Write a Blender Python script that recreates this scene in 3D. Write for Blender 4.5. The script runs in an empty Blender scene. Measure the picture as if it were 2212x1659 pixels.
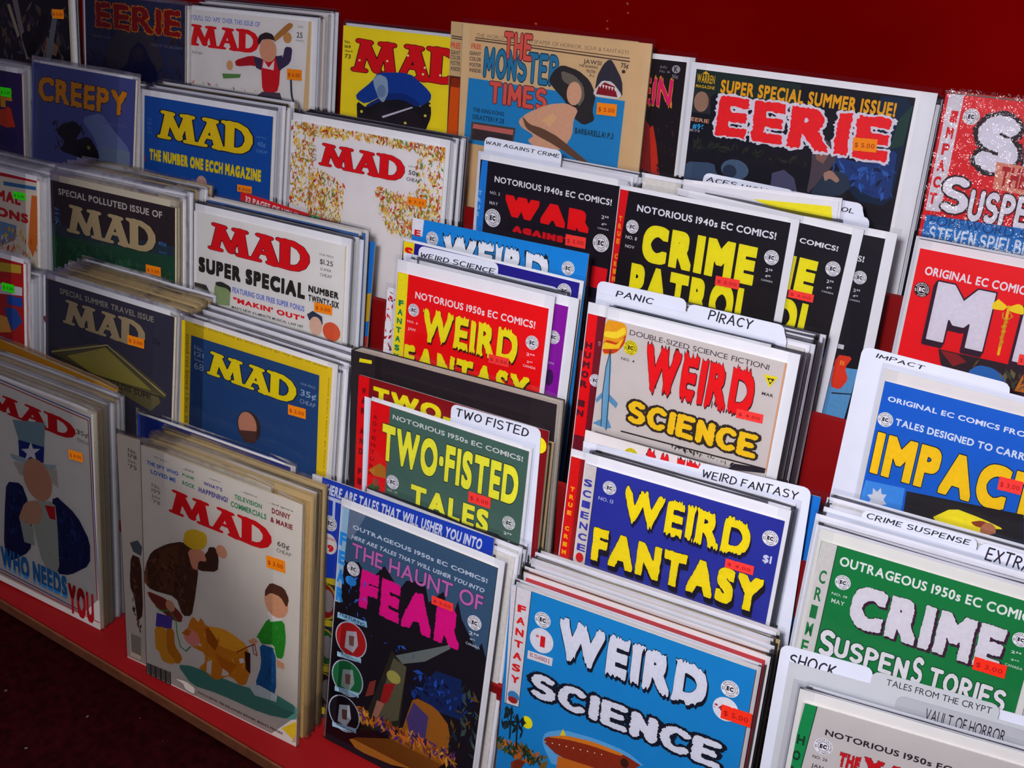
import bpy, math, random
import numpy as np
from mathutils import Matrix, Vector
from mathutils.geometry import tessellate_polygon

C = bpy.context.scene.collection
# ------------------------------------------------------------------ camera, world, lights, exposure
CAM_R = [0.855997, 0.51554, -0.038576]
CAM_U = [-0.244804, 0.469928, 0.84808]
CAM_F = [-0.455347, 0.71651, -0.528462]
FPX = 2403.92
ROW_Y = [0.5324, 0.6159, 0.7179, 0.8578, 0.9865]
ROW_Z = [0.5926, 0.6829, 0.7651, 0.8298, 0.8992]
TOPZ = [0.7129, 0.8836, 0.9426, 1.0072]
PANEL_Y = 1.1215
CHIPS = [(-0.6579, 1.1754, 0.0024, 0.002), (-0.5422, 1.2076, 0.0024, 0.002), (-0.5415, 1.1979, 0.0018, 0.0015), (-0.5667, 1.1871, 0.0018, 0.0015), (-0.5661, 1.1786, 0.0024, 0.002), (-1.4499, 1.1476, 0.0018, 0.0015)]

CAM_Z = 1.5
cd = bpy.data.cameras.new('camera'); cam = bpy.data.objects.new('camera', cd); C.objects.link(cam)
R_, U_, F_ = Vector(CAM_R), Vector(CAM_U), Vector(CAM_F)
cam.matrix_world = Matrix(((R_.x, U_.x, -F_.x, 0), (R_.y, U_.y, -F_.y, 0), (R_.z, U_.z, -F_.z, CAM_Z), (0, 0, 0, 1)))
cd.sensor_width = 36.0; cd.lens = FPX / 2212.0 * 36.0; cd.clip_start = 0.02; cd.clip_end = 50
bpy.context.scene.camera = cam
w = bpy.data.worlds.new('dim_shop'); bpy.context.scene.world = w; w.use_nodes = True
w.node_tree.nodes['Background'].inputs[0].default_value = (0.55, 0.45, 0.75, 1)
w.node_tree.nodes['Background'].inputs[1].default_value = 0.10
def area(name, loc, target, size, power, col, sy=None):
    l = bpy.data.lights.new(name, 'AREA'); l.energy = power; l.color = col; l.size = size
    if sy: l.shape = 'RECTANGLE'; l.size_y = sy
    o = bpy.data.objects.new(name, l); C.objects.link(o); o.location = loc
    o.rotation_euler = (Vector(target) - Vector(loc)).to_track_quat('-Z', 'Y').to_euler(); return o
area('camera_side_lamp', (-0.07, -0.03, 1.565), (-0.5, 0.74, 0.85), 0.06, 10.0, (0.99, 0.95, 1.0))
area('ceiling_tube', (-0.1, 0.05, 2.55), (-0.4, 0.7, 0.8), 1.3, 5.0, (0.86, 0.90, 1.0), 0.12)
vs = bpy.context.scene.view_settings
bpy.context.scene.display_settings.display_device = 'sRGB'
vs.view_transform = 'Standard'; vs.look = 'None'; vs.exposure = 0.0; vs.gamma = 1.0; vs.use_curve_mapping = False

# ------------------------------------------------------------------ materials
def lin(h):
    r = [int(h[i:i + 2], 16) / 255 for i in (0, 2, 4)]
    return tuple(c / 12.92 if c <= .04045 else ((c + .055) / 1.055) ** 2.4 for c in r)
MATS = {}
def ink(h, rough=.55, noise=.10, scale=300., key='ink', spec=.25):
    k = (key, h)
    if k in MATS: return MATS[k]
    m = bpy.data.materials.new(key + '_' + h.lower()); m.use_nodes = True; nt = m.node_tree; b = nt.nodes['Principled BSDF']
    c = lin(h); b.inputs['Roughness'].default_value = rough; b.inputs['Specular IOR Level'].default_value = spec
    tc = nt.nodes.new('ShaderNodeTexCoord'); no = nt.nodes.new('ShaderNodeTexNoise'); no.inputs['Scale'].default_value = scale; no.inputs['Detail'].default_value = 3
    mx = nt.nodes.new('ShaderNodeMix'); mx.data_type = 'RGBA'
    mx.inputs['A'].default_value = (*[x * (1 - noise * 1.6) for x in c], 1); mx.inputs['B'].default_value = (*[min(1, x * (1 + noise) + .001) for x in c], 1)
    nt.links.new(tc.outputs['Object'], no.inputs['Vector']); nt.links.new(no.outputs['Fac'], mx.inputs['Factor']); nt.links.new(mx.outputs['Result'], b.inputs['Base Color'])
    MATS[k] = m; return m
def film(name, base, bump, rough):
    m = bpy.data.materials.new(name); m.use_nodes = True; nt = m.node_tree; nt.nodes.remove(nt.nodes['Principled BSDF'])
    out = nt.nodes['Material Output']; tr = nt.nodes.new('ShaderNodeBsdfTransparent'); gl = nt.nodes.new('ShaderNodeBsdfGlossy'); mx = nt.nodes.new('ShaderNodeMixShader')
    tr.inputs[0].default_value = (.965, .97, .975, 1); gl.inputs['Roughness'].default_value = rough; gl.inputs[0].default_value = (1, 1, 1, 1)
    lw = nt.nodes.new('ShaderNodeLayerWeight'); lw.inputs[0].default_value = .25
    mr = nt.nodes.new('ShaderNodeMapRange'); mr.inputs['To Min'].default_value = base; mr.inputs['To Max'].default_value = .7
    tc = nt.nodes.new('ShaderNodeTexCoord'); no = nt.nodes.new('ShaderNodeTexNoise'); no.inputs['Scale'].default_value = bump[0]; no.inputs['Detail'].default_value = 3
    bp = nt.nodes.new('ShaderNodeBump'); bp.inputs['Strength'].default_value = bump[1]; bp.inputs['Distance'].default_value = bump[2]
    L = nt.links.new
    L(tc.outputs['Object'], no.inputs['Vector']); L(no.outputs['Fac'], bp.inputs['Height']); L(bp.outputs[0], gl.inputs['Normal'])
    L(lw.outputs['Fresnel'], mr.inputs['Value']); L(mr.outputs[0], mx.inputs[0]); L(tr.outputs[0], mx.inputs[1]); L(gl.outputs[0], mx.inputs[2]); L(mx.outputs[0], out.inputs['Surface'])
    return m
FILM = film('clear_bag_film', .012, (14, .35, .01), .16)
WRAP = film('wrinkled_shrink_film', .05, (70, .9, .012), .12)
def paint(name, h, rough, noise, scale):
    return ink(h, rough, noise, scale, name, .35)
RED = paint('red_paint', '960208', .6, .22, 9.)
BACKRED = ink('7C0001', .9, .3, 5., 'dark_red_panel_paint', .0)
WOODEDGE = paint('bare_board_edge', '7A4426', .8, .35, 60.)

# ------------------------------------------------------------------ mesh helpers
class MB:
    def __init__(s): s.v = []; s.f = []; s.mi = []; s.mats = []
    def mat(s, m):
        if m not in s.mats: s.mats.append(m)
        return s.mats.index(m)
    def tri(s, pts, faces, m):
        i = len(s.v); k = s.mat(m); s.v += pts
        for f in faces: s.f.append(tuple(i + j for j in f)); s.mi.append(k)
    def box(s, a, b, m):
        (x0, y0, z0), (x1, y1, z1) = a, b
        s.tri([(x0, y0, z0), (x1, y0, z0), (x1, y1, z0), (x0, y1, z0), (x0, y0, z1), (x1, y0, z1), (x1, y1, z1), (x0, y1, z1)],
              [(0, 3, 2, 1), (4, 5, 6, 7), (0, 1, 5, 4), (1, 2, 6, 5), (2, 3, 7, 6), (3, 0, 4, 7)], m)
    def mesh(s, name):
        me = bpy.data.meshes.new(name); me.from_pydata(s.v, [], s.f)
        for m in s.mats: me.materials.append(m)
        me.polygons.foreach_set('material_index', s.mi); me.update(); return me
def obj(name, data, parent=None):
    o = bpy.data.objects.new(name, data); C.objects.link(o)
    if parent: o.parent = parent
    return o
def tag(o, label, cat, group=None):
    o['label'] = label; o['category'] = cat
    if group: o['group'] = group
    return o

# ------------------------------------------------------------------ lettering (outlines in em units)
GL = {}
def bez(a, b, c, d, t):
    u = 1 - t; return tuple(u * u * u * a[i] + 3 * u * u * t * b[i] + 3 * u * t * t * c[i] + t * t * t * d[i] for i in (0, 1))
def glyph(ch, res):
    k = (ch, res)
    if k in GL: return GL[k]
    t = bpy.data.curves.new('g', 'FONT'); t.body = ch; o = bpy.data.objects.new('g', t); C.objects.link(o)
    dg = bpy.context.evaluated_depsgraph_get(); c = o.evaluated_get(dg).to_curve(dg); cs = []
    for s in c.splines:
        P = s.bezier_points; n = len(P); pts = []
        for i in range(n):
            a, b = P[i], P[(i + 1) % n]; A, B_, C_, D = a.co[:2], a.handle_right[:2], b.handle_left[:2], b.co[:2]
            straight = abs((D[0] - A[0]) * (B_[1] - A[1]) - (D[1] - A[1]) * (B_[0] - A[0])) < 1e-4 and abs((D[0] - A[0]) * (C_[1] - A[1]) - (D[1] - A[1]) * (C_[0] - A[0])) < 1e-4
            for j in range(1 if straight else res): pts.append(bez(A, B_, C_, D, j / (1 if straight else res)))
        q = []
        for p_ in pts:
            if not q or math.hypot(p_[0] - q[-1][0], p_[1] - q[-1][1]) > 1e-4: q.append(p_)
        if len(q) > 2: cs.append(q)
    o.evaluated_get(dg).to_curve_clear(); bpy.data.objects.remove(o); bpy.data.curves.remove(t)
    xs = [p_[0] for q in cs for p_ in q]
    x0, x1 = (min(xs), max(xs)) if xs else (0, .2)
    cs = [[(p_[0] - x0, p_[1]) for p_ in q] for q in cs]; GL[k] = (cs, x1 - x0); return GL[k]
def sarea(q): return sum(q[i - 1][0] * q[i][1] - q[i][0] * q[i - 1][1] for i in range(len(q))) / 2
def offset(cs, d):
    if not d or not cs: return cs
    big = max(cs, key=lambda q: abs(sarea(q))); sg = 1 if sarea(big) > 0 else -1; out = []
    for q in cs:
        n = len(q); r = []
        for i in range(n):
            a, b, c = q[i - 1], q[i], q[(i + 1) % n]
            e1 = (b[0] - a[0], b[1] - a[1]); e2 = (c[0] - b[0], c[1] - b[1]); l1 = math.hypot(*e1) or 1e-9; l2 = math.hypot(*e2) or 1e-9
            n1 = (e1[1] / l1, -e1[0] / l1); n2 = (e2[1] / l2, -e2[0] / l2); nx, ny = n1[0] + n2[0], n1[1] + n2[1]; k = nx * nx + ny * ny
            s = 2 / k if k > .7 else 2 / .7
            r.append((b[0] + nx * s * d * sg, b[1] + ny * s * d * sg))
        if sarea(q) * sarea(r) > 0: out.append(r)
    return out
def roughen(cs, amp, rnd):
    out = []
    for q in cs:
        r = []
        for i in range(len(q)):
            a, b = q[i], q[(i + 1) % len(q)]; l = math.hypot(b[0] - a[0], b[1] - a[1]); n = max(1, int(l / .055))
            flat = abs(b[1] - a[1]) < abs(b[0] - a[0])
            for j in range(n):
                t = j / n; k = (1.0 if flat else .45) * amp
                r.append((a[0] + (b[0] - a[0]) * t + rnd.uniform(-.5, .5) * k, a[1] + (b[1] - a[1]) * t + rnd.uniform(-1, 1) * k))
        out.append(r)
    return out
def arc(cx, cy, rx, ry, a0, a1, n=7): return [(cx + rx * math.cos(math.radians(a0 + (a1 - a0) * i / n)), cy + ry * math.sin(math.radians(a0 + (a1 - a0) * i / n))) for i in range(n + 1)]
ST = {'A': [[(0, 0), (.33, 1), (.66, 0)], [(.13, .36), (.53, .36)]], 'B': [[(0, 0), (0, 1)] + arc(.2, .77, .3, .23, 90, -90) + [(0, .54)], [(.2, .54)] + arc(.25, .27, .33, .27, 90, -90) + [(0, 0)]],
 'C': [arc(.36, .5, .36, .5, 50, 310, 10)], 'D': [[(0, 0), (0, 1)] + arc(.15, .5, .45, .5, 90, -90, 8) + [(0, 0)]], 'E': [[(.52, 1), (0, 1), (0, 0), (.54, 0)], [(0, .52), (.42, .52)]],
 'F': [[(.52, 1), (0, 1), (0, 0)], [(0, .53), (.4, .53)]], 'G': [arc(.36, .5, .36, .5, 50, 330, 10) + [(.67, .45), (.4, .45)]], 'H': [[(0, 0), (0, 1)], [(.55, 0), (.55, 1)], [(0, .5), (.55, .5)]],
 'I': [[(.05, 0), (.05, 1)]], 'J': [[(.4, 1), (.4, .2)] + arc(.2, .2, .2, .2, 0, -170, 5)], 'K': [[(0, 0), (0, 1)], [(.5, 1), (0, .42)], [(.15, .58), (.55, 0)]], 'L': [[(0, 1), (0, 0), (.48, 0)]],
 'M': [[(0, 0), (.05, 1), (.37, .3), (.69, 1), (.74, 0)]], 'N': [[(0, 0), (0, 1), (.52, 0), (.52, 1)]], 'O': [arc(.36, .5, .36, .5, 0, 360, 12)], 'P': [[(0, 0), (0, 1)] + arc(.2, .74, .32, .26, 90, -90) + [(0, .48)]],
 'R': [[(0, 0), (0, 1)] + arc(.2, .75, .31, .25, 90, -90) + [(0, .5)], [(.2, .5), (.54, 0)]], 'S': [arc(.28, .76, .27, .24, 40, 270, 7) + arc(.28, .26, .28, .26, 90, -140, 7)], 'T': [[(0, 1), (.62, 1)], [(.31, 1), (.31, 0)]],
 'U': [[(0, 1), (0, .3)] + arc(.28, .28, .28, .28, 180, 360, 7) + [(.56, 1)]], 'V': [[(0, 1), (.3, 0), (.6, 1)]], 'W': [[(0, 1), (.2, 0), (.42, .8), (.64, 0), (.84, 1)]], 'X': [[(0, 0), (.56, 1)], [(0, 1), (.56, 0)]],
 'Y': [[(0, 1), (.3, .5), (.6, 1)], [(.3, .5), (.3, 0)]], 'Z': [[(0, 1), (.56, 1), (0, 0), (.58, 0)]]}
# the slab logo drawn as thick strokes with bulb serifs: (points, half width)
LOGO = [([(.27, .9), (.15, .1)], .1), ([(.27, .88), (.55, .12)], .105), ([(.55, .14), (.74, .9)], .075), ([(.76, .9), (.86, .08)], .11),
 ([(.12, .95), (.38, .93)], .065), ([(.62, .93), (.9, .93)], .065), ([(.03, .05), (.29, .05)], .062), ([(.72, .03), (1.02, .03)], .062),
 ([(1.12, .08), (1.36, .9)], .075), ([(1.36, .9), (1.58, .06)], .115), ([(1.2, .34), (1.46, .34)], .062), ([(1.2, .95), (1.5, .93)], .065), ([(1.02, .03), (1.24, .03)], .06), ([(1.46, .03), (1.76, .03)], .065),
 ([(1.84, .93), (1.84, .08)], .115), ([(1.68, .97), (1.98, .92)], .062), ([(1.64, .04), (1.9, .03)], .062),
 ([(1.8, .93), (2.02, .93), (2.2, .82), (2.3, .62), (2.31, .42), (2.24, .2), (2.12, .08), (1.97, .05), (1.8, .06)], .1)]
def strokes(lines, hw):
    """quads and discs (convex pieces) for thick polylines"""
    out = []
    for pts, w_ in lines:
        w_ = w_ + hw
        for i in range(len(pts) - 1):
            (ax, ay), (bx, by) = pts[i], pts[i + 1]; l = math.hypot(bx - ax, by - ay) or 1e-6; nx, ny = -(by - ay) / l * w_, (bx - ax) / l * w_
            out.append([(ax - nx, ay - ny), (bx - nx, by - ny), (bx + nx, by + ny), (ax + nx, ay + ny)])
        for x, y in pts: out.append([(x + w_ * math.cos(k * math.pi / 5), y + w_ * math.sin(k * math.pi / 5)) for k in range(10)])
    return out
SUP = dict(zip('⁰¹²³⁴⁵⁶⁷⁸⁹', '0123456789'))
def layout(s, font, res, bold, slant, vert):
    """list of glyphs, each a list of closed contours, plus the pieces in stroke fonts"""
    gl = []; x = 0
    if font == 'm': return [('S', LOGO)], (-.03, -.04, 2.41, 1.02)
    rnd = random.Random(s)
    for i, ch in enumerate(s):
        if ch == ' ': x += .34 if font in 'hs' else .3; continue
        if font in 'hs':
            L = ST.get(ch)
            if L is None: L = [[(.02, .5), (.1, .5)]]
            wd = max(p_[0] for q in L for p_ in q); j = .05 if font == 'h' else .0
            dy = rnd.uniform(-j, j); sc = 1 + rnd.uniform(-j, j) * 1.6; sh = .12 if font == 'h' else 0
            gl.append(('S', [([(x + p_[0] * sc + p_[1] * sh, dy + p_[1] * sc) for p_ in q], max(bold, .03) / 2) for q in L])); x += wd * sc + .16 + bold * .7
        else:
            c = SUP.get(ch, ch); cs, wd = glyph(c, res); k = .55 if ch in SUP else 1; oy = .33 if ch in SUP else 0
            cs = [[(x + p_[0] * k + (p_[1] * slant), p_[1] * k + oy) for p_ in q] for q in cs]
            gl.append(('C', cs)); x += wd * k + .085 + bold * 1.1
    xs = [p_[0] for t, g in gl for q in g for p_ in (q[0] if t == 'S' else q)]; ys = [p_[1] for t, g in gl for q in g for p_ in (q[0] if t == 'S' else q)]
    e = bold / 2 if font in 'hs' else bold * .55
    if font not in 'hs' and all(c not in 'gjpqy,;Q' for c in s): ys = [max(y, 0) for y in ys]
    return gl, (min(xs) - e, min(ys) - e, max(xs) + e, max(ys) + e)

def seg_dist(X, Y, a, b):
    dx, dy = b[0] - a[0], b[1] - a[1]; l2 = dx * dx + dy * dy + 1e-12
    t = np.clip(((X - a[0]) * dx + (Y - a[1]) * dy) / l2, 0, 1); return np.hypot(X - a[0] - t * dx, Y - a[1] - t * dy)
def glyph_field(gl, x0, y0, x1, y1, n, bold, font):
    """signed distance (negative inside) of the whole word on a grid, n cells per em"""
    nx, ny = int((x1 - x0) * n) + 2, int((y1 - y0) * n) + 2; xs = x0 + np.arange(nx) / n; ys = y0 + np.arange(ny) / n
    D = np.full((ny, nx), 9.0, np.float32)
    for t, g in gl:
        allp = [p_ for q in g for p_ in (q[0] if t == 'S' else q)]; mx = .45
        i0 = max(0, int((min(p_[0] for p_ in allp) - mx - x0) * n)); i1 = min(nx, int((max(p_[0] for p_ in allp) + mx - x0) * n) + 2)
        if i1 <= i0: continue
        X, Y = np.meshgrid(xs[i0:i1], ys); d = np.full(X.shape, 9.0)
        if t == 'S':
            for pts, hw in g:
                for a, b in zip(pts, pts[1:]): d = np.minimum(d, seg_dist(X, Y, a, b) - hw)
        else:
            ins = np.zeros(X.shape, bool)
            for q in g:
                for k in range(len(q)):
                    a, b = q[k - 1], q[k]; d = np.minimum(d, seg_dist(X, Y, a, b))
                    if a[1] != b[1]: ins ^= ((a[1] > Y) != (b[1] > Y)) & (X < (b[0] - a[0]) * (Y - a[1]) / (b[1] - a[1]) + a[0])
            d = np.where(ins, -d, d); e = bold * .55 * n; ke = int(e)
            for ax_ in (0, 1):
                d0 = d.copy()
                for k in range(1, ke + 1):
                    if ax_ == 0: d[k:] = np.minimum(d[k:], d0[:-k]); d[:-k] = np.minimum(d[:-k], d0[k:])
                    else: d[:, k:] = np.minimum(d[:, k:], d0[:, :-k]); d[:, :-k] = np.minimum(d[:, :-k], d0[:, k:])
            d = d - (e - ke) / n
        D[:, i0:i1] = np.minimum(D[:, i0:i1], d)
    return D
def noise_field(shape, n, seed, brush):
    r = np.random.RandomState(seed); ny, nx = shape; out = np.zeros(shape)
    for step, amp, st in ((.10, .2 if brush else .6, 1), (.045, 1.5 if brush else .6, 6 if brush else 1)):
        s_ = max(1, int(step * n)); sy = s_ * st; g = r.uniform(-1, 1, (ny // sy + 3, nx // s_ + 3)); yy = np.arange(ny) / sy; xx = np.arange(nx) / s_
        yi, xi = yy.astype(int), xx.astype(int); fy, fx = (yy - yi)[:, None], (xx - xi)[None, :]
        out += amp * ((g[yi][:, xi] * (1 - fx) + g[yi][:, xi + 1] * fx) * (1 - fy) + (g[yi + 1][:, xi] * (1 - fx) + g[yi + 1][:, xi + 1] * fx) * fy)
    if brush:
        t = np.abs(np.linspace(-1, 1, ny))[:, None]; out *= np.clip((t - .35) / .3, .12, 1)
    return out
def contours(D):
    """closed iso-loops of D = 0 (marching squares), simplified"""
    D = np.pad(D, 1, constant_values=1.0); D = np.where(D == 0, 1e-6, D); B = D < 0; ny, nx = D.shape
    code = B[:-1, :-1] * 1 + B[:-1, 1:] * 2 + B[1:, 1:] * 4 + B[1:, :-1] * 8; nxt = {}
    TB = {1: [(3, 0)], 2: [(0, 1)], 3: [(3, 1)], 4: [(1, 2)], 5: [(3, 0), (1, 2)], 6: [(0, 2)], 7: [(3, 2)], 8: [(2, 3)], 9: [(2, 0)], 10: [(0, 1), (2, 3)], 11: [(2, 1)], 12: [(1, 3)], 13: [(1, 0)], 14: [(0, 3)]}
    ey = lambda j, i, e: (j, i, 'h') if e == 0 else ((j, i + 1, 'v') if e == 1 else ((j + 1, i, 'h') if e == 2 else (j, i, 'v')))
    for j, i in zip(*np.nonzero((code > 0) & (code < 15))):
        for a, b in TB[int(code[j, i])]: nxt[ey(int(j), int(i), a)] = ey(int(j), int(i), b)
    def pt(e):
        j, i, k = e
        if k == 'h': a, b = D[j, i], D[j, i + 1]; return (i + a / (a - b) - 1, j - 1)
        a, b = D[j, i], D[j + 1, i]; return (i - 1, j + a / (a - b) - 1)
    out = []
    while nxt:
        st = next(iter(nxt)); e = st; q = []
        while e in nxt: q.append(pt(e)); e = nxt.pop(e)
        if len(q) < 6: continue
        h = len(q) // 2; q = dp(q[:h + 1], .22)[:-1] + dp(q[h:] + [q[0]], .22)[:-1]
        if len(q) > 2 and abs(sarea(q)) > 1.5: out.append(q)
    return out
def inside(p_, q):
    r = False
    for k in range(len(q)):
        (x1, y1), (x2, y2) = q[k - 1], q[k]
        if (y1 > p_[1]) != (y2 > p_[1]) and p_[0] < (x2 - x1) * (p_[1] - y1) / (y2 - y1) + x1: r = not r
    return r
def nest(L2):
    """each outer loop with the holes lying in it"""
    if not L2: return []
    big = max(L2, key=lambda q: abs(sarea(q))); sg = 1 if sarea(big) > 0 else -1
    outs = [[q] for q in L2 if sarea(q) * sg > 0]
    for q in L2:
        if sarea(q) * sg < 0:
            c = [o_ for o_ in outs if inside(q[0], o_[0])]
            if c: min(c, key=lambda o_: abs(sarea(o_[0]))).append(q)
    return outs
def dp(p_, tol):
    if len(p_) < 3: return p_
    P = np.array(p_); keep = np.zeros(len(P), bool); keep[0] = keep[-1] = True; stack = [(0, len(P) - 1)]
    while stack:
        a, b = stack.pop()
        if b - a < 2: continue
        d = P[b] - P[a]; l = math.hypot(*d) + 1e-9; q = P[a + 1:b] - P[a]; ds = np.abs(q[:, 0] * d[1] - q[:, 1] * d[0]) / l; k = int(ds.argmax())
        if ds[k] > tol: keep[a + 1 + k] = True; stack += [(a, a + 1 + k), (a + 1 + k, b)]
    return [p_[i] for i in range(len(p_)) if keep[i]]

class Art:
    """flat print laid in thin layers over the cover; z rises with each layer"""
    def __init__(s, z0, n=60, clip=None): s.z = z0; s.clip = clip; s.parts = {}; s.st = min(.00003, .00125 / max(n, 1))
    def mb(s, part):
        if part not in s.parts: s.parts[part] = MB()
        return s.parts[part]
    def up(s): s.z += s.st
    def poly(s, part, col, loops, key='ink'):
        z = s.z; vv = [[Vector((x, y, 0)) for x, y in q] for q in loops]; flat = [p_ for q in vv for p_ in q]
        tris = tessellate_polygon(vv); F2 = []
        for t in tris:
            a, b, c = (flat[i] for i in t); ar = (b.x - a.x) * (c.y - a.y) - (b.y - a.y) * (c.x - a.x)
            F2.append(tuple(t) if ar > 0 else (t[0], t[2], t[1]))
        if s.clip and part != 'price_sticker' and any(not s.inr(p_.x, p_.y) for p_ in flat):
            for t in F2: s.convex(part, col, [(flat[i].x, flat[i].y) for i in t])
            return
        s.mb(part).tri([(p_.x, p_.y, z) for p_ in flat], F2, ink(col, key=key) if isinstance(col, str) else col)
    def inr(s, x, y): return -1e-6 <= x <= s.clip[0] and -1e-6 <= y <= s.clip[1]
    def convex(s, part, col, pts):
        if s.clip and part != 'price_sticker' and any(not s.inr(*p_) for p_ in pts):
            for ax_, lim, sg in ((0, 0, 1), (0, s.clip[0], -1), (1, 0, 1), (1, s.clip[1], -1)):
                out = []
                for i in range(len(pts)):
                    a, b = pts[i - 1], pts[i]; da, db = (a[ax_] - lim) * sg, (b[ax_] - lim) * sg
                    if (da < 0) != (db < 0): t = da / (da - db); out.append((a[0] + (b[0] - a[0]) * t, a[1] + (b[1] - a[1]) * t))
                    if db >= 0: out.append(b)
                pts = out
                if len(pts) < 3: return
        a = sarea(pts); pts = pts if a > 0 else pts[::-1]
        s.mb(part).tri([(x, y, s.z) for x, y in pts], [tuple(range(len(pts)))], ink(col) if isinstance(col, str) else col)
    def disc(s, part, col, c, rx, ry, n=28): s.up(); s.convex(part, col, [(c[0] + rx * math.cos(2 * math.pi * i / n), c[1] + ry * math.sin(2 * math.pi * i / n)) for i in range(n)])
    def glyphs(s, part, col, gl, mp, extra, font, bold, rough, seed, dx=0, dy=0):
        for gi, (t, g) in enumerate(gl):
            if t == 'S':
                for q in strokes(g, extra):
                    s.z += .000002
                    if rough: q = roughen([q], rough, random.Random(seed + gi))[0]
                    s.convex(part, col, [mp(x + dx, y + dy) for x, y in q]) if not rough else s.poly(part, col, [[mp(x + dx, y + dy) for x, y in q]])
            else:
                cs = g
                if rough: cs = roughen(cs, rough, random.Random(seed + gi * 7))
                cs = offset(cs, bold * .55 + extra)
                if cs: s.poly(part, col, [[mp(x + dx, y + dy) for x, y in q] for q in cs])
    def text(s, part, txt, col, tl, br, o):
        if not txt.strip(): return
        font = o.get('f', 'b'); bold = o.get('b', 0)
        if font == 'sl': font = 'b'; bold = .2
        wd = abs(br[0] - tl[0]); ht = abs(tl[1] - br[1]); res = 2 if ht < .0035 else (4 if ht < .018 else 7)
        if o.get('v'):
            gl, (x0, y0, x1, y1) = layout(txt, font, res, bold, 0, 0)
            mp = lambda x, y: (tl[0] + (y - y0) / (y1 - y0) * wd, br[1] + (1 - (x - x0) / (x1 - x0)) * ht)
        else:
            gl, (x0, y0, x1, y1) = layout(txt, font, res, bold, o.get('sl', 0), 0)
            mp = lambda x, y: (tl[0] + (x - x0) / (x1 - x0) * wd, br[1] + (y - y0) / (y1 - y0) * ht)
        r = o.get('r', 0); sd = len(txt) * 31 + int(abs(tl[0]) * 1e4) % 997
        sxx, syy = o.get('x', 0), o.get('y', 0)
        if ht > .0062 and (font in 'hsm' or bold >= .05 or r):
            n = 34 if ht < .009 else (46 if ht < .02 else 60); pad = o.get('w', 0) + .12 + max(abs(sxx), abs(syy))
            X0, Y0 = x0 - pad, y0 - pad; D = glyph_field(gl, X0, Y0, x1 + pad, y1 + pad, n, bold, font)
            N = noise_field(D.shape, n, sd, font == 'b' and r > .03) if r else 0
            def lay(F2, c):
                s.up()
                L2 = contours(F2)
                for G2 in nest(L2): s.poly(part, c, [[mp(X0 + x / n, Y0 + y / n) for x, y in q] for q in G2])
            B = D + (N * r * 1.1 if r else 0)
            if o.get('s'):
                F2 = B - o.get('w', 0); G = F2.copy(); K = 6
                for k in range(1, K + 1):
                    ix, iy = int(round(sxx * k / K * n)), int(round(syy * k / K * n)); G = np.minimum(G, np.roll(np.roll(F2, iy, 0), ix, 1))
                lay(G, o['s'])
            if o.get('o') and o.get('w'): lay(D - o['w'] + (N * r * 1.6 if r else 0), o['o'])
            lay(B, col); return
        if o.get('o') and o.get('w'): s.up(); s.glyphs(part, o['o'], gl, mp, o['w'], font, bold, r, sd)
        s.up(); s.glyphs(part, col, gl, mp, 0, font, bold, r, sd)
    def emblem(s, part, fg, bg, c, r):
        s.disc(part, bg, c, r, r, 24); s.up(); msg = 'AN ENTERTAINING COMIC  '
        for i, ch in enumerate(msg):
            if ch == ' ': continue
            a = math.radians(200 - i * 360 / len(msg)); cs, wd = glyph(ch, 2); k = r * .3; cx, cy = c[0] + r * .71 * math.cos(a), c[1] + r * .71 * math.sin(a); ca, sa = math.cos(a - math.pi / 2), math.sin(a - math.pi / 2)
            s.poly(part, fg, [[(cx + ((x - wd / 2) * ca - y * sa) * k, cy + ((x - wd / 2) * sa + y * ca) * k) for x, y in q] for q in offset(cs, .02)])
        s.disc(part, fg, c, r * .6, r * .6, 20); s.disc(part, bg, c, r * .54, r * .54, 20)
        s.text(part, 'EC', fg, (c[0] - r * .38, c[1] + r * .27), (c[0] + r * .38, c[1] - r * .27), dict(b=.14))
    def line(s, part, col, wmm, pts):
        s.up()
        for q in strokes([(pts, wmm / 2)], 0): s.z += .000002; s.convex(part, col, q)

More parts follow.
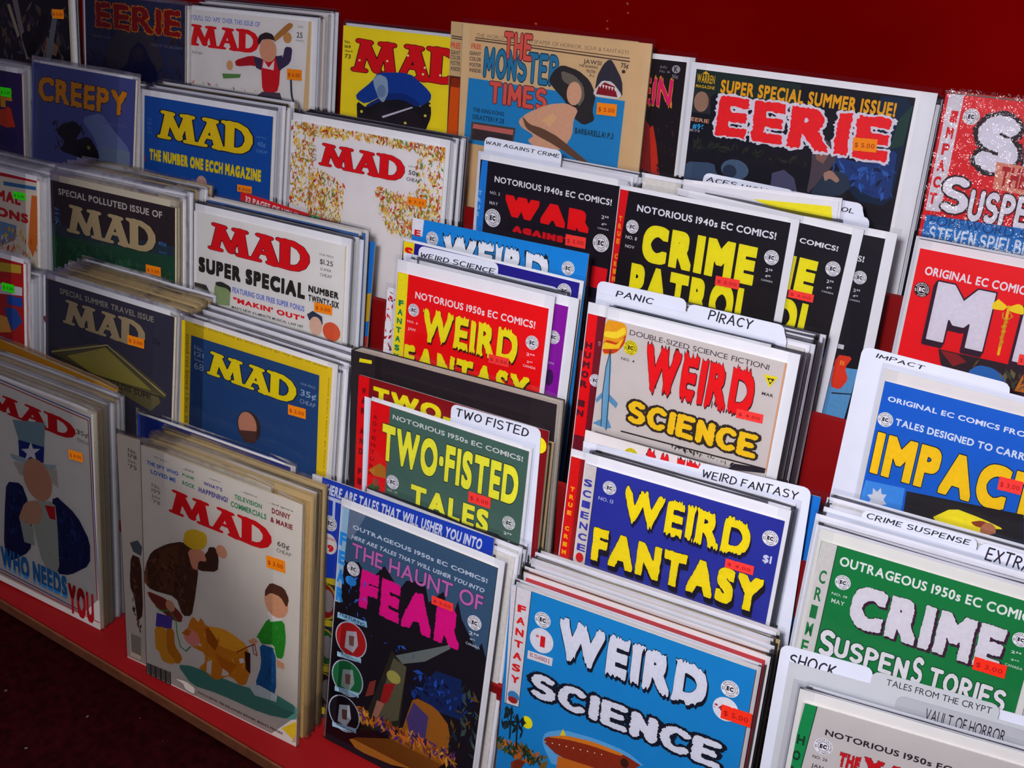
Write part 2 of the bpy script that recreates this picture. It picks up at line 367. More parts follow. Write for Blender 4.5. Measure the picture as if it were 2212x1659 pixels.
def do_art(A, art, sleeve_z):
    sticker = []
    for a in art:
        k = a[0]
        S = lambda p_: (p_[0] / 1000, p_[1] / 1000)
        if k == 'R': tl, br = S(a[3]), S(a[4]); A.up(); A.convex(a[1], a[2], [(tl[0], br[1]), (br[0], br[1]), (br[0], tl[1]), (tl[0], tl[1])])
        elif k == 'P':
            q = [S(x) for x in a[3]]
            if a[1] == 'illustration' and len(q) >= 6 and len(q) not in (10, 16):
                for _ in (0,): q = [r for i in range(len(q)) for r in ((q[i - 1][0] * .18 + q[i][0] * .82, q[i - 1][1] * .18 + q[i][1] * .82), (q[i][0] * .82 + q[(i + 1) % len(q)][0] * .18, q[i][1] * .82 + q[(i + 1) % len(q)][1] * .18))]
            A.up(); A.poly(a[1], a[2], [q])
        elif k == 'D': A.disc(a[1], a[2], S(a[3]), a[4][0] / 1000, a[4][1] / 1000)
        elif k == 'T': A.text(a[1], a[2], a[3], S(a[4]), S(a[5]), a[6])
        elif k == 'E': A.emblem(a[1], a[2], a[3], S(a[4]), a[5] / 1000)
        elif k == 'L': A.line(a[1], a[2], a[3] / 1000, [S(x) for x in a[4]])
        elif k == 'S':
            rnd = random.Random(a[7]); tl, br = S(a[3]), S(a[4]); shp = [S(x) for x in a[8]] if a[8] else None; A.up()
            for i in range(a[5]):
                for _ in range(12):
                    x, y = rnd.uniform(tl[0], br[0]), rnd.uniform(br[1], tl[1])
                    if shp is None: break
                    ins = False
                    for j in range(len(shp)):
                        (x1, y1), (x2, y2) = shp[j - 1], shp[j]
                        if (y1 > y) != (y2 > y) and x < (x2 - x1) * (y - y1) / (y2 - y1) + x1: ins = not ins
                    if ins: break
                l = rnd.uniform(*a[6]) / 1000; wd = l * rnd.uniform(.15, .45); t = rnd.uniform(0, 6.28) if i % 2 else rnd.uniform(-.7, .7) + 1.57; c, sn = math.cos(t), math.sin(t)
                z = A.z; A.z += (i % 12) * A.st * .3
                sh = [(-l / 2, 0), (-l * .1, -wd / 2), (l / 2, -wd * rnd.uniform(-.2, .4)), (l * .05, wd / 2)]
                A.convex(a[1], a[2][rnd.randrange(len(a[2]))], [(x + u * c - v * sn, y + u * sn + v * c) for u, v in sh]); A.z = z
            A.z += A.st * 3.6
        elif k == 'K': sticker.append(a)
    for a in sticker:
        tl, br = (a[3][0] / 1000, a[3][1] / 1000), (a[4][0] / 1000, a[4][1] / 1000); x0, x1, y0, y1 = tl[0], br[0], br[1], tl[1]
        mb = A.mb('price_sticker'); col = ink(a[2], .6, .05, 200, 'fluorescent_label'); z = sleeve_z + .0001
        cx, cy = (x0 + x1) / 2, (y0 + y1) / 2; t = math.radians(a[6] + 1.5); c, s_ = math.cos(t), math.sin(t)
        rt = lambda x, y: (cx + (x - cx) * c - (y - cy) * s_, cy + (x - cx) * s_ + (y - cy) * c)
        w3 = (x1 - x0) / 3; nk = (y1 - y0) * .06
        P2 = [rt(*p_) for p_ in [(x0, y0), (x0 + w3 * .9, y0), (x0 + w3, y0 + nk), (x0 + w3 * 1.1, y0), (x1, y0), (x1, y1), (x0 + w3 * 1.1, y1), (x0 + w3, y1 - nk), (x0 + w3 * .9, y1), (x0, y1)]]
        n = len(P2); mb.tri([(x, y, z + .00015) for x, y in P2] + [(x, y, z) for x, y in P2], [tuple(range(n))] + [(i, i + n, (i + 1) % n + n, (i + 1) % n) for i in range(n)], col)
        oz = A.z; A.z = z + .0002; hgt = (y1 - y0)
        dark = ''.join('%02X' % int(int(a[2][i:i + 2], 16) * f_) for i, f_ in ((0, .72), (2, .45), (4, .6)))
        gl, (gx0, gy0, gx1, gy1) = layout(a[5], 'b', 2, .03, 0, 0)
        A.glyphs('price_sticker', dark, gl, lambda x, y: rt(x0 + .08 * (x1 - x0) + (x - gx0) / (gx1 - gx0) * (x1 - x0) * .82, y0 + hgt * .28 + (y - gy0) / (gy1 - gy0) * hgt * .36), 0, 'b', .03, 0, 1)
        A.z = oz

def bag(w_, h_, z0, z1, l=.003, r=.004, t=.006, seed=0):
    """thin film envelope: front and back sheets, seams at the sides, folded top"""
    mb = MB(); rnd = random.Random(seed); nx, ny = 6, 7; x0, x1, y0, y1 = -l, w_ + r, 0.0003, h_ + t
    for z, s in ((z1, 1), (z0, -1)):
        vs_ = []
        for j in range(ny + 1):
            for i in range(nx + 1):
                e = (i in (0, nx)) or j == 0
                vs_.append((x0 + (x1 - x0) * i / nx, y0 + (y1 - y0) * j / ny + (rnd.uniform(-.0006, .0006) if j == ny else 0), z if not e else (z0 + z1) / 2 + (z - (z0 + z1) / 2) * .25))
        F2 = []
        for j in range(ny):
            for i in range(nx):
                q = (j * (nx + 1) + i, j * (nx + 1) + i + 1, (j + 1) * (nx + 1) + i + 1, (j + 1) * (nx + 1) + i); F2.append(q if s > 0 else q[::-1])
        mb.tri(vs_, F2, FILM)
    return mb

# ------------------------------------------------------------------ the rack (built before what stands on it)
FLOOR_Z = 0.12
def carpet():
    m = ink('4A1014', .95, .6, 70., 'dark_carpet', .05); return m
def plane_box(name, a, b, m, kind='structure', parent=None):
    mb = MB(); mb.box(a, b, m); o = obj(name, mb.mesh(name), parent)
    if kind and not parent: o['kind'] = kind
    return o
plane_box('floor', (-6, -3, FLOOR_Z - .05), (3, 3, FLOOR_Z), carpet())
rack = obj('display_rack', None); tag(rack, 'stepped red painted display rack holding all the comics, with dark red back panel', 'rack')
X0, X1 = -2.1, .75
def lip_y(x): return .4717 - .0483 * x
mb = MB()
def skew_board(mb, x0, x1, ya, yb, zb, z0, z1, m):
    """board with front edge from ya (at x0) to yb (at x1), back edge at zb"""
    mb.tri([(x0, ya, z0), (x1, yb, z0), (x1, zb, z0), (x0, zb, z0), (x0, ya, z1), (x1, yb, z1), (x1, zb, z1), (x0, zb, z1)], [(0, 3, 2, 1), (4, 5, 6, 7), (0, 1, 5, 4), (1, 2, 6, 5), (2, 3, 7, 6), (3, 0, 4, 7)], m)
BK = [ROW_Y[1] - .012, ROW_Y[2] - .012, ROW_Y[3] - .022, ROW_Y[4] - .022, PANEL_Y]
skew_board(mb, X0, X1, lip_y(X0) + .0005, lip_y(X1) + .0005, BK[0] + .01, ROW_Z[0] - .016, ROW_Z[0], RED)
obj('shelf_board', mb.mesh('shelf_board'), rack)
mb = MB(); skew_board(mb, X0, X1, lip_y(X0) - .0025, lip_y(X1) - .0025, lip_y(X0), ROW_Z[0] - .017, ROW_Z[0] - .0012, WOODEDGE)
mb.v = [(x, y if i % 4 < 2 else lip_y(x), z) for i, (x, y, z) in enumerate(mb.v)]
o = obj('board_edge', mb.mesh('board_edge'), rack); o['label'] = 'worn bare wooden front edge of the lowest shelf'
for i in range(1, 5):
    mb = MB(); mb.box((X0, BK[i - 1] + .010, ROW_Z[i] - .012), (X1, BK[i] + .010, ROW_Z[i]), RED); obj('shelf_board', mb.mesh('shelf_board'), rack)
for i in range(0, 4):
    mb = MB(); mb.box((X0, BK[i], ROW_Z[i] + .0005), (X1, BK[i] + .006, TOPZ[i]), RED); obj('pocket_front', mb.mesh('pocket_front'), rack)
mb = MB(); mb.box((X0, BK[4], ROW_Z[4] - .012), (X1, BK[4] + .012, 2.2), BACKRED); o = obj('back_panel', mb.mesh('back_panel'), rack); o['label'] = 'dark red back panel with small chips of paint missing'
mb = MB(); mb.box((X0, 1.02, FLOOR_Z), (X1, 1.032, ROW_Z[0] - .016), paint('black_base_paint', '0C0406', .8, .2, 9.)); obj('base_board', mb.mesh('base_board'), rack)
CHIP = paint('bare_chip', 'A05020', .8, .2, 90.)
def chip(x, z, w_, h_, s):
    rnd = random.Random(s); mb = MB(); y = BK[4] - .0004
    pts = [(x + w_ * math.cos(k * .9) * rnd.uniform(.5, 1), y, z + h_ * math.sin(k * .9) * rnd.uniform(.5, 1)) for k in range(7)]
    mb.tri(pts, [tuple(range(7))], CHIP); obj('paint_chip', mb.mesh('paint_chip'), rack)
mb = MB(); rl = random.Random(3); LINT = ink('9C8C84', .9, .2, 90., 'lint')
for i in range(46):
    x, y, r = rl.uniform(-2.0, -.5), rl.uniform(.2, .95), rl.uniform(.0012, .0045); a = rl.uniform(0, 3)
    mb.tri([(x + r * math.cos(a + k * 1.26) * rl.uniform(.4, 1), y + r * math.sin(a + k * 1.26) * rl.uniform(.4, 1), FLOOR_Z + .0006) for k in range(5)], [(0, 1, 2, 3, 4)], LINT)
o = obj('floor_lint', mb.mesh('floor_lint')); o['kind'] = 'stuff'; tag(o, 'pale specks of lint scattered over the dark carpet', 'lint')
def hit(px, py, y):
    d = F_ + R_ * ((px - 1106) / FPX) - U_ * ((py - 829.5) / FPX); s = y / d.y; return d.x * s, CAM_Z + d.z * s
for i, (x, z, a, b) in enumerate(CHIPS): chip(x, z, a, b, i)

DATA = [
{'id': 'swords','k': 'magazine','m': [-1.62296,0.98544,0.90207,0.99278,0.11926,-0.01296,-0.01811,0.25577,0.96657],'w': 218.6,'h': 260.7,'th': 2.5,'c': '17121A','b': None, 'bc': 'F2F2F6','s': 1,'l': 'dark magazine with crossed pale blades, at the upper left corner of the rack','t': 'magazine','a': [('S','illustration',['3A3448','4B3A30','22202E','5A4A44','302030'],(86.7,247.3),(215,165.1),90,(6,26),3,0),('P','illustration','6A5E62',[(111.2,249),(121.6,249.7),(139.1,168.2),(132,165.9)]),('P','illustration','8A7868',[(100.1,241.6),(106.1,243.7),(122.1,200.2),(117.1,196.5)]),('P','illustration','0E0A0C',[(163.4,231.5),(181.6,234.5),(157.5,183.2),(137.7,164.7),(124.4,200.4),(136.7,209.7),(149.4,197.5)]),('P','illustration','6C5040',[(173.7,202.8),(196.5,189.9),(191,176.2),(168.7,180.9)]),('P','illustration','5A5E66',[(167.3,160.7),(188.3,235),(199.8,240.7),(178.7,161.7)]),('K','price_sticker','FF8A0A',(189.1,242.3),(211,229.5),'$ 3.00',0)]},
{'id': 'eerieold','k': 'magazine','m': [-1.34887,0.98708,0.89924,0.99891,-0.0417,0.02111,-0.00898,0.272,0.96226],'w': 203.4,'h': 274.9,'th': 2.5,'c': '2C3054','b': None, 'bc': 'F2F2F6','s': 1,'l': 'dark blue horror magazine with dripping red title outlined in yellow','t': 'magazine','a': [('S','illustration',['262A46','2C2840','343048','1C2034','3A2A30'],(3.3,257.7),(204.4,171.6),120,(7,26),5,0),('P','illustration','3A3440',[(65.2,230),(111.4,238.5),(146.8,227.9),(163,194.6),(139.4,176.8),(56.5,177.5),(42,199.8)]),('P','illustration','121640',[(94.1,207.8),(111.2,221.7),(125.4,215.4),(134.8,201),(148.9,187),(153.5,165.9),(68.5,156.5),(69,178.8),(89,190.2)]),('P','illustration','2A2038',[(99,208.3),(111.1,215.6),(123,209),(120.5,196.5),(101.2,194.6)]),('T','title_lettering','EERIE','8E0A0A',(22.9,266.2),(196,233.8),{'f': 'b','r': 0.028,'o': 'D87A10','w': 0.03,'b': 0.05}),('T','small_lettering','WEREWOLF  MUMMY','70708A',(14.8,222.2),(55.1,219.4),{'f': 'b'}),('T','small_lettering','TALES OF THE UNCANNY','70708A',(135,221.4),(199.6,217.9),{'f': 'b'})]},
{'id': 'mad25','k': 'magazine','m': [-1.15092,0.98658,0.89924,0.99967,0.02421,0.00872,-0.01499,0.27259,0.96201],'w': 208.7,'h': 272.6,'th': 2.5,'c': 'E2DEDA','b': (0,8,4),'bc': 'F2F2F6','s': 1,'l': 'white magazine with slab title in red and figure in red vest raising a hammer','t': 'magazine','a': [('P','page_edge','D8B888',[(204.7,273.3),(214.5,273),(209.9,164.7),(200.2,165.2)]),('T','small_lettering', "YOU'LL GO 'APE' OVER THIS ISSUE OF", '7080C8',(7.2,265.8),(126.6,259.6),{'f': 'b','b': 0.03}),('T','title_lettering','MAD','DC1018',(3.9,254.5),(125.8,226.5),{'f': 'm'}),('T','small_lettering','No. 60 August','6A6068',(10.7,220.8),(28.5,216),{'f': 'b'}),('T','small_lettering','25','5A5458',(186.5,258.4),(195.8,251.7),{'f': 'b','b': 0.03}),('T','small_lettering','CHEAP','6A6468',(185.3,249.3),(198.2,247.4),{'f': 'b'}),('T','small_lettering','OUR PRICE','7A7478',(187.7,266),(196.5,263.7),{'f': 'b'}),('P','illustration','3C3050',[(168.4,239.5),(180.6,239.1),(178.3,220.6),(161.3,209.8),(154.6,226.1),(164.9,224)]),('P','illustration','B01420',[(85.5,215),(113,223.8),(134.1,221.1),(134.5,207.2),(117.5,211.8),(87.8,207.3)]),('P','illustration','D01420',[(130.2,209.9),(133.9,225.7),(150.4,227.2),(162.8,226.8),(160.1,184.9),(147.8,178.9),(133.1,180.4)]),('P','illustration','E8E0E0',[(134.1,219.5),(142.7,211.1),(151.7,221.2),(151,208.8),(132.3,210.1)]),('P','illustration','3C3050',[(117.2,222.6),(132,220.9),(130.3,206.8),(121.8,209.1)]),('P','illustration','3C3050',[(152.6,225.9),(164.8,228.5),(163.4,210),(159.3,209.6)]),('D','illustration','D89A78',(141,232.5),(14.2,14.5)),('P','illustration','2E2224',[(123,241.7),(126,249.6),(137.2,254.4),(148.6,252.3),(154,242.8),(149.9,245.5),(141.6,246.3),(131.3,244.7),(126.3,237.4)]),('D','illustration','D8A070',(77,207.9),(5.7,6.3)),('D','illustration','C89050',(172.1,250.4),(6.9,6.6)),('P','illustration','B07838',[(152,244.2),(149.7,250.1),(173.4,268.6),(180.5,267.7),(179.7,263.1),(156,246)]),('P','illustration','5C8C4C',[(64.1,196.3),(96.6,198.7),(94.5,193.8),(66.4,190.1)]),('P','illustration','504050',[(124.8,174.8),(133.1,180.4),(162.3,182),(166.7,173.1),(122.8,169.8)]),('P','illustration','303040',[(177.9,205.3),(180.9,205.6),(182.9,181.1),(189.5,167.8),(186.4,167.5),(179.8,180.8)]),('S','illustration',['C86040','D8A050','584858'],(4,181.4),(122.6,179.3),18,(2,7),4,0),('K','price_sticker','FF8A0A',(174.1,213.4),(197.7,200.3),'$ 6.00',0)]},
{'id': 'police','k': 'magazine','m': [-0.9005,1.00344,0.89924,0.99981,0.01915,0.00342,-0.0083,0.26078,0.96536],'w': 210,'h': 271.2,'th': 2.5,'c': 'F2DC1E','b': None, 'bc': 'F2F2F6','s': 1,'l': 'yellow magazine with slab title in red above a blue police cap','t': 'magazine','a': [('T','title_lettering','MAD','D80812',(14.5,258),(176.1,217.9),{'f': 'm','o': '3A1008','w': 0.02}),('T','small_lettering','No.','40381C',(3,254.2),(12.1,250.9),{'f': 'b','b': 0.03}),('T','small_lettering','168','40381C',(3.3,248.7),(12.4,245.4),{'f': 'b','b': 0.03}),('T','small_lettering','April','40381C',(3.6,243.1),(15.4,240.1),{'f': 'b','b': 0.03}),('T','small_lettering','73','40381C',(3.9,238),(13,233.2),{'f': 'b','b': 0.03}),('P','illustration','0A3C96',[(55.2,221.5),(101.1,225.6),(124.7,212.2),(134.3,204.6),(133.9,197.3),(122.1,187.1),(97.5,198.9),(71.6,198.9),(38.6,181.6),(24.9,186),(23.6,191.9),(46.5,209.5)]),('P','illustration','062C78',[(71.6,198.9),(97.4,201.1),(120,191.2),(116.8,185),(92.5,192.4),(63,187.5),(40.8,177.3),(39.6,180.9)]),('P','illustration','14131C',[(25,184.5),(40.8,177.3),(62.9,188.9),(92.4,193.9),(116.7,186.4),(133.9,197.3),(136.3,178.5),(128,158.2),(95.4,150.9),(38.3,155.7),(27.3,160.4)]),('P','illustration','1E1422',[(48.8,172.2),(74.7,181.4),(111.5,182.8),(126,172.8),(126.2,158),(76.5,154.5),(43.8,159.4)]),('P','illustration','C8C8D8',[(64.1,170.3),(107.6,186.8),(109.5,185.6),(66.1,168.3)]),('P','illustration','8CA4BC',[(48.1,214.1),(57.2,219.5),(69.5,216.4),(72.5,199),(65.9,186.3),(59,190),(50.6,204)]),('D','illustration','6C88A8',(61.8,200),(6.4,7.4)),('D','illustration','E8D048',(33.4,172.2),(2.1,1.7)),('D','illustration','E8D048',(99.5,166.5),(2.1,1.6)),('D','illustration','E8D048',(127.7,178.6),(2,1.6)),('D','illustration','E8D048',(134.1,191.4),(2,1.6)),('D','title_lettering','F0E0A0',(27,232.7),(1.7,1.3)),('D','title_lettering','F0E0A0',(68.2,235.8),(1.7,1.3)),('D','title_lettering','F0E0A0',(97.8,245.2),(1.7,1.3)),('D','title_lettering','F0E0A0',(123,233.7),(1.6,1.3)),('D','title_lettering','F0E0A0',(120.9,226),(1.6,1.3)),('D','title_lettering','F0E0A0',(145.4,227.4),(1.6,1.3))]},
{'id': 'times','k': 'newspaper','m': [-0.70677,0.98644,0.89924,0.99999,0.00176,0.00328,-0.00357,0.20479,0.9788],'w': 229.7,'h': 295.9,'th': 4,'c': 'D8B484','b': None, 'bc': 'F2F2F6','s': 1,'l': 'tan monster newspaper in a bag with orange and blue title and a shark','t': 'newspaper','a': [('T','small_lettering', "THE WORLD'S FIRST NEWSPAPER OF HORROR, SCI-FI & FANTASY!", '8C745C',(18,286.9),(204.4,282.1),{'f': 'b'}),('L','small_lettering','5A4438',1,[(17.2,281.7),(206,279.2)]),('L','small_lettering','5A4438',1.4,[(17,279.3),(206.3,276.1)]),('P','cover_print','1F86C4',[(10.7,237.9),(205.8,236),(204.6,161.3),(8.3,165.7)]),('T','small_lettering','FREE','D85A40',(12.1,275.2),(25,269.7),{'f': 'b','b': 0.05}),('T','small_lettering','GIANT','54443E',(10.3,266.9),(25.5,262.8),{'f': 'b','b': 0.04}),('T','small_lettering','COLOR','54443E',(10.7,260.9),(25.9,256.8),{'f': 'b','b': 0.04}),('T','small_lettering','POSTER','54443E',(11.1,254.5),(26.3,250.5),{'f': 'b','b': 0.04}),('T','small_lettering','INSIDE!','54443E',(11.4,248.7),(26.7,244.6),{'f': 'b','b': 0.04}),('T','title_lettering','MONSTER','2A7AA6',(29.7,272.9),(124.4,241.2),{'f': 's','o': '143C54','w': 0.05,'b': 0.22}),('T','title_lettering','THE','DC5A4C',(54.4,291.8),(90.3,263.8),{'f': 's','o': '6A2420','w': 0.05,'b': 0.24}),('T','title_lettering','TIMES','DC5A4C',(39,237.4),(112.9,213.8),{'f': 's','o': '6A2420','w': 0.05,'b': 0.24}),('P','illustration','2E2A2C',[(118.9,257.7),(128.3,264.6),(148.4,260.9),(162.8,252.2),(171.7,237.7),(168.9,221.6),(173,211.6),(160,204.6),(145.5,212),(134.8,227.9),(119.8,239.4),(112.9,246.5)]),('P','illustration','6E665A',[(127.3,258.6),(144.4,255.3),(155.9,246.2),(158.7,233.5),(152.2,222.1),(144.1,242.2),(129.8,248.4)]),('D','illustration','D8A484',(145.5,236.5),(9,12.3)),('P','illustration','D8A484',[(136.5,225.5),(152.3,220.8),(147.4,208.2),(147.4,192.1),(136.7,174.3),(105.1,172.5),(91.6,178.9),(100.8,185.7),(82.4,192.8),(78.7,199.2),(89.2,208.8),(115.1,221.5)]),('P','illustration','6A4A38',[(83.1,205.2),(93.4,197),(109.5,195.1),(130.6,188.4),(174.9,163.5),(164.2,163.3),(125.2,179.5),(103.9,186.1),(88.9,192.3)]),('P','illustration','E0B080',[(108.8,203.2),(120.6,212.8),(127.3,208.3),(118.8,197.7)]),('P','illustration','34303C',[(182.5,275.5),(186.9,275.3),(200.6,256.5),(202.6,238.8),(190.8,240),(169.7,242.6),(171.1,258.3),(177.2,270.5)]),('P','illustration','D8D4D0',[(172.3,246.8),(177.5,253.9),(189.2,253.9),(202.3,241.3),(197,236.8),(171.9,236.4),(167.8,239.8)]),('P','illustration','8C1420',[(173.8,247),(180.6,252.3),(192.7,249.2),(196.8,238.7),(171.6,239)]),('P','illustration','F0E8E0',[(174.2,249.9),(177.2,249.7),(175.8,245.9)]),('P','illustration','F0E8E0',[(177.8,249.5),(180.8,249.3),(179.4,245.6)]),('P','illustration','F0E8E0',[(181.4,249.2),(184.3,249),(183,245.2)]),('P','illustration','F0E8E0',[(185,248.8),(187.9,248.6),(186.6,244.9)]),('P','illustration','F0E8E0',[(188.5,248.4),(191.5,248.3),(190.1,244.5)]),('P','illustration','F0E8E0',[(192.1,248.1),(195,247.9),(193.7,244.2)]),('T','small_lettering','JAWS!','4C3C38',(153.6,273.1),(174.7,268.9),{'f': 'b','b': 0.02}),('T','small_lettering','THE SHARKING','54443E',(148.7,267.4),(170.9,264.9),{'f': 'b','b': 0.03}),('T','small_lettering','TRUTH!','54443E',(157.5,263),(168.4,259.9),{'f': 'b','b': 0.03}),('T','small_lettering','P.1','54443E',(162.4,258.6),(166.9,255.9),{'f': 'b','b': 0.03}),('T','small_lettering','75¢','3C302C',(197.5,273.9),(205.9,269.1),{'f': 'b','b': 0.04}),('D','small_lettering','3C302C',(201.1,265.4),(2.1,1.8)),('T','small_lettering','THE KING KONG','14486C',(18.8,206.1),(60.2,201.6),{'f': 'b','b': 0.05}),('T','small_lettering','DISASTER! P.28','14486C',(19,198.7),(60.7,193.4),{'f': 'b','b': 0.05}),('T','small_lettering','BARBARELLA! P.3','14384C',(150.6,201.3),(196.5,194.9),{'f': 'b','b': 0.05}),('P','illustration','4C4440',[(17.8,190.1),(76.1,190.6),(74.2,172.2),(17.3,169.9)]),('P','illustration','C86A64',[(20.5,188),(73.8,188.2),(73.1,182.5),(19.9,183)]),('P','illustration','3A3034',[(20,182.3),(72.7,181.8),(71.8,171.9),(19,170.8)]),('S','illustration',['9CD0E8','C0E0F0'],(11.7,235),(201.4,196.9),14,(0.5,1.2),8,0),('K','price_sticker','FF8A0A',(174.7,231.3),(198.1,218.8),'$ 5.00',0)]},
{'id': 'eerie96','k': 'magazine','m': [-0.42444,0.9861,0.89924,0.9997,-0.02429,0.00031,0.00391,0.17331,0.98486],'w': 214.5,'h': 278.9,'th': 2.5,'c': '15141F','b': (7,18,6),'bc': 'F2F2F6','s': 1,'l': 'dark magazine with jagged red title outlined in white and yellow summer banner','t': 'magazine','a': [('P','illustration','1A2C28',[(-0.1,279.3),(107.8,277.2),(108.1,255),(23.7,258.4),(-0.8,235)]),('P','illustration','0A2440',[(177.4,276.8),(214.2,277.8),(212.6,222.9),(210.2,177.5),(174.6,177.6),(165.2,212),(198.3,223.7)]),('P','illustration','1E4038',[(204.1,258.9),(213.7,272.5),(211.7,235.3),(200.2,230.4)]),('P','illustration','1C3A78',[(147.8,217.3),(168,214.1),(189,214.3),(207.5,233.1),(209.1,200),(209,183.8),(189.8,183.6),(162.9,197)]),('S','illustration',['16306C','2450A0','101C40','3060B0'],(150.5,211.2),(211.8,186),60,(4,14),7,0),('S','illustration',['222C24','302A20','1C241C'],(0.6,209.6),(130.1,203),50,(4,12),9,0),('P','illustration','3C506C',[(-1.2,186.7),(31.2,190.2),(34.4,180.3),(44.1,176.7),(32.2,169.4),(0.5,165.8)]),('D','illustration','48607C',(53.7,187),(14.7,10.1)),('D','illustration','28344C',(48.6,184.4),(7.4,6.7)),('P','illustration','4A4A68',[(92.5,190.1),(104,195.3),(115.4,188.9),(121.1,174.7),(92.9,176.5)]),('P','illustration','50444C',[(128,225.6),(137,231.8),(149.6,225.7),(153.4,213.3),(147.3,200.9),(139.4,188),(129.7,174.5),(130.7,199.8)]),('P','illustration','8C6054',[(131.3,221.2),(141.6,224.4),(144.8,215.2),(141.2,207.3),(134,210.2)]),('P','illustration','28384C',[(147,202.5),(163.6,202),(172.3,190.4),(161.2,178.5),(133.1,175.1),(139.1,189.6)]),('P','illustration','A88070',[(142.7,198.5),(150.2,203),(160,194.8),(157.3,191.1),(150,194.8),(145.7,190.7)]),('T','title_lettering','WARREN','D8A818',(2.1,274.7),(21.1,266.6),{'f': 'b','b': 0.04}),('T','title_lettering','MAGAZINE','D8A818',(1.7,264.5),(21.9,261.5),{'f': 'b','b': 0.04}),('P','title_lettering','D8A818',[(6.8,275.2),(10.6,278.2),(15,275.1)]),('P','illustration','2C2A30',[(0.7,258.8),(18.2,258.5),(20.7,237.2),(0.8,236.9)]),('D','illustration','94705C',(9.5,248.2),(7.9,9.9)),('T','small_lettering','EERIE','D89878',(1,231.9),(20.3,228.2),{'f': 'b','b': 0.03}),('T','small_lettering','#96','2C9CD8',(3.3,226.3),(15.6,220.7),{'f': 'b','b': 0.05}),('T','small_lettering','$1.75','A8A4AC',(0.6,220.2),(11.6,218.1),{'f': 'b','b': 0.03}),('T','title_lettering','SUPER SPECIAL SUMMER ISSUE!','E8A414',(28,272.4),(199.7,259.6),{'f': 'b','b': 0.07}),('T','title_lettering','EERIE','EC1C24',(28.3,257.3),(199,218.3),{'f': 'b','r': 0.026,'o': 'D8D4E0','w': 0.045,'b': 0.09}),('K','price_sticker','FF8A0A',(166.4,237.1),(188.9,225),'$ 5.00',2)]},
{'id': 'shock','k': 'hardcover_book','m': [-0.17785,0.9663,0.89924,0.99976,0.02034,0.00769,-0.01192,0.21672,0.97616],'w': 235,'h': 289.2,'th': 28,'c': 'DC0C18','b': None, 'bc': 'F2F2F6','s': 2,'l': 'thick red book in wrinkled shrink wrap at the upper right edge','t': 'book','a': [('P','spine_strip','D8D4DC',[(0.7,289),(13.3,289.3),(13,184.8),(0,184.6)]),('T','small_lettering','I','D8101C',(5.4,275.2),(11.5,265),{'f': 'b','b': 0.08}),('T','small_lettering','M','D8101C',(4.5,260.7),(10.7,250.6),{'f': 'b','b': 0.08}),('T','small_lettering','P','D8101C',(3.7,246.2),(9.9,235.9),{'f': 'b','b': 0.08}),('T','small_lettering','A','D8101C',(2.8,231.4),(9.1,221.1),{'f': 'b','b': 0.08}),('T','small_lettering','C','D8101C',(2,216.5),(8.3,206.1),{'f': 'b','b': 0.08}),('T','small_lettering','T','D8101C',(1.1,201.4),(7.5,191),{'f': 'b','b': 0.08}),('T','title_lettering','S','DCD8E4',(30.8,275.5),(67.3,226.9),{'f': 's','r': 0.03,'o': '24141C','w': 0.1,'b': 0.4}),('T','title_lettering','H','DCD8E4',(73.5,275.5),(96.4,223.7),{'f': 's','r': 0.03,'o': '24141C','w': 0.1,'b': 0.4}),('P','title_lettering','D88870',[(51.2,235.9),(78,235.2),(79.7,210.7),(53.1,212.7)]),('T','title_lettering','THE','B01420',(57.2,233),(78.5,215.1),{'f': 'b','b': 0.08}),('T','title_lettering','S','E4E0EA',(10.9,218.4),(35.4,185.3),{'f': 's','o': '30181C','w': 0.06,'b': 0.24}),('T','title_lettering','USPENSE','E4E0EA',(36.1,209.4),(127.2,180.8),{'f': 's','o': '30181C','w': 0.06,'b': 0.24}),('P','cover_print','1A74C0',[(1.5,180.5),(97.8,181.8),(103.9,153.6),(0.8,158.8)]),('T','small_lettering','FOREWORD BY','144480',(5.9,181.4),(98.6,172.5),{'f': 'b'}),('T','small_lettering','STEVEN SPIELBERG','D0DCEC',(7.1,171.1),(108.4,157.5),{'f': 's','b': 0.2}),('E','publisher_emblem','1C1A24','E8E6EC',(22.8,271.9),7.1)]},
{'id': 'superpurple','k': 'magazine','m': [-1.56316,0.85774,0.82988,0.99999,-0.00455,-0.00031,0.00157,0.27943,0.96017],'w': 210,'h': 267.3,'th': 2.5,'c': '34225C','b': (2,1,6),'bc': 'F2F2F6','s': 1,'l': 'purple magazine with a green sticker at the left edge above the red one','t': 'magazine','a': [('T','title_lettering','F','E8A010',(163.3,243.5),(188.2,218.4),{'f': 'b','b': 0.1}),('P','illustration','D0420C',[(159.3,214.6),(185.8,218.1),(192.2,195.2),(175.7,191.3),(158.2,193.7)]),('T','title_lettering','A','D83A10',(165.8,220.2),(193.3,193.8),{'f': 'b','b': 0.1}),('D','illustration','281C58',(177.6,177.2),(20.1,12.1)),('K','price_sticker','2EE60A',(166.2,245.7),(189.2,233.5),'$ 2.50',0)]},
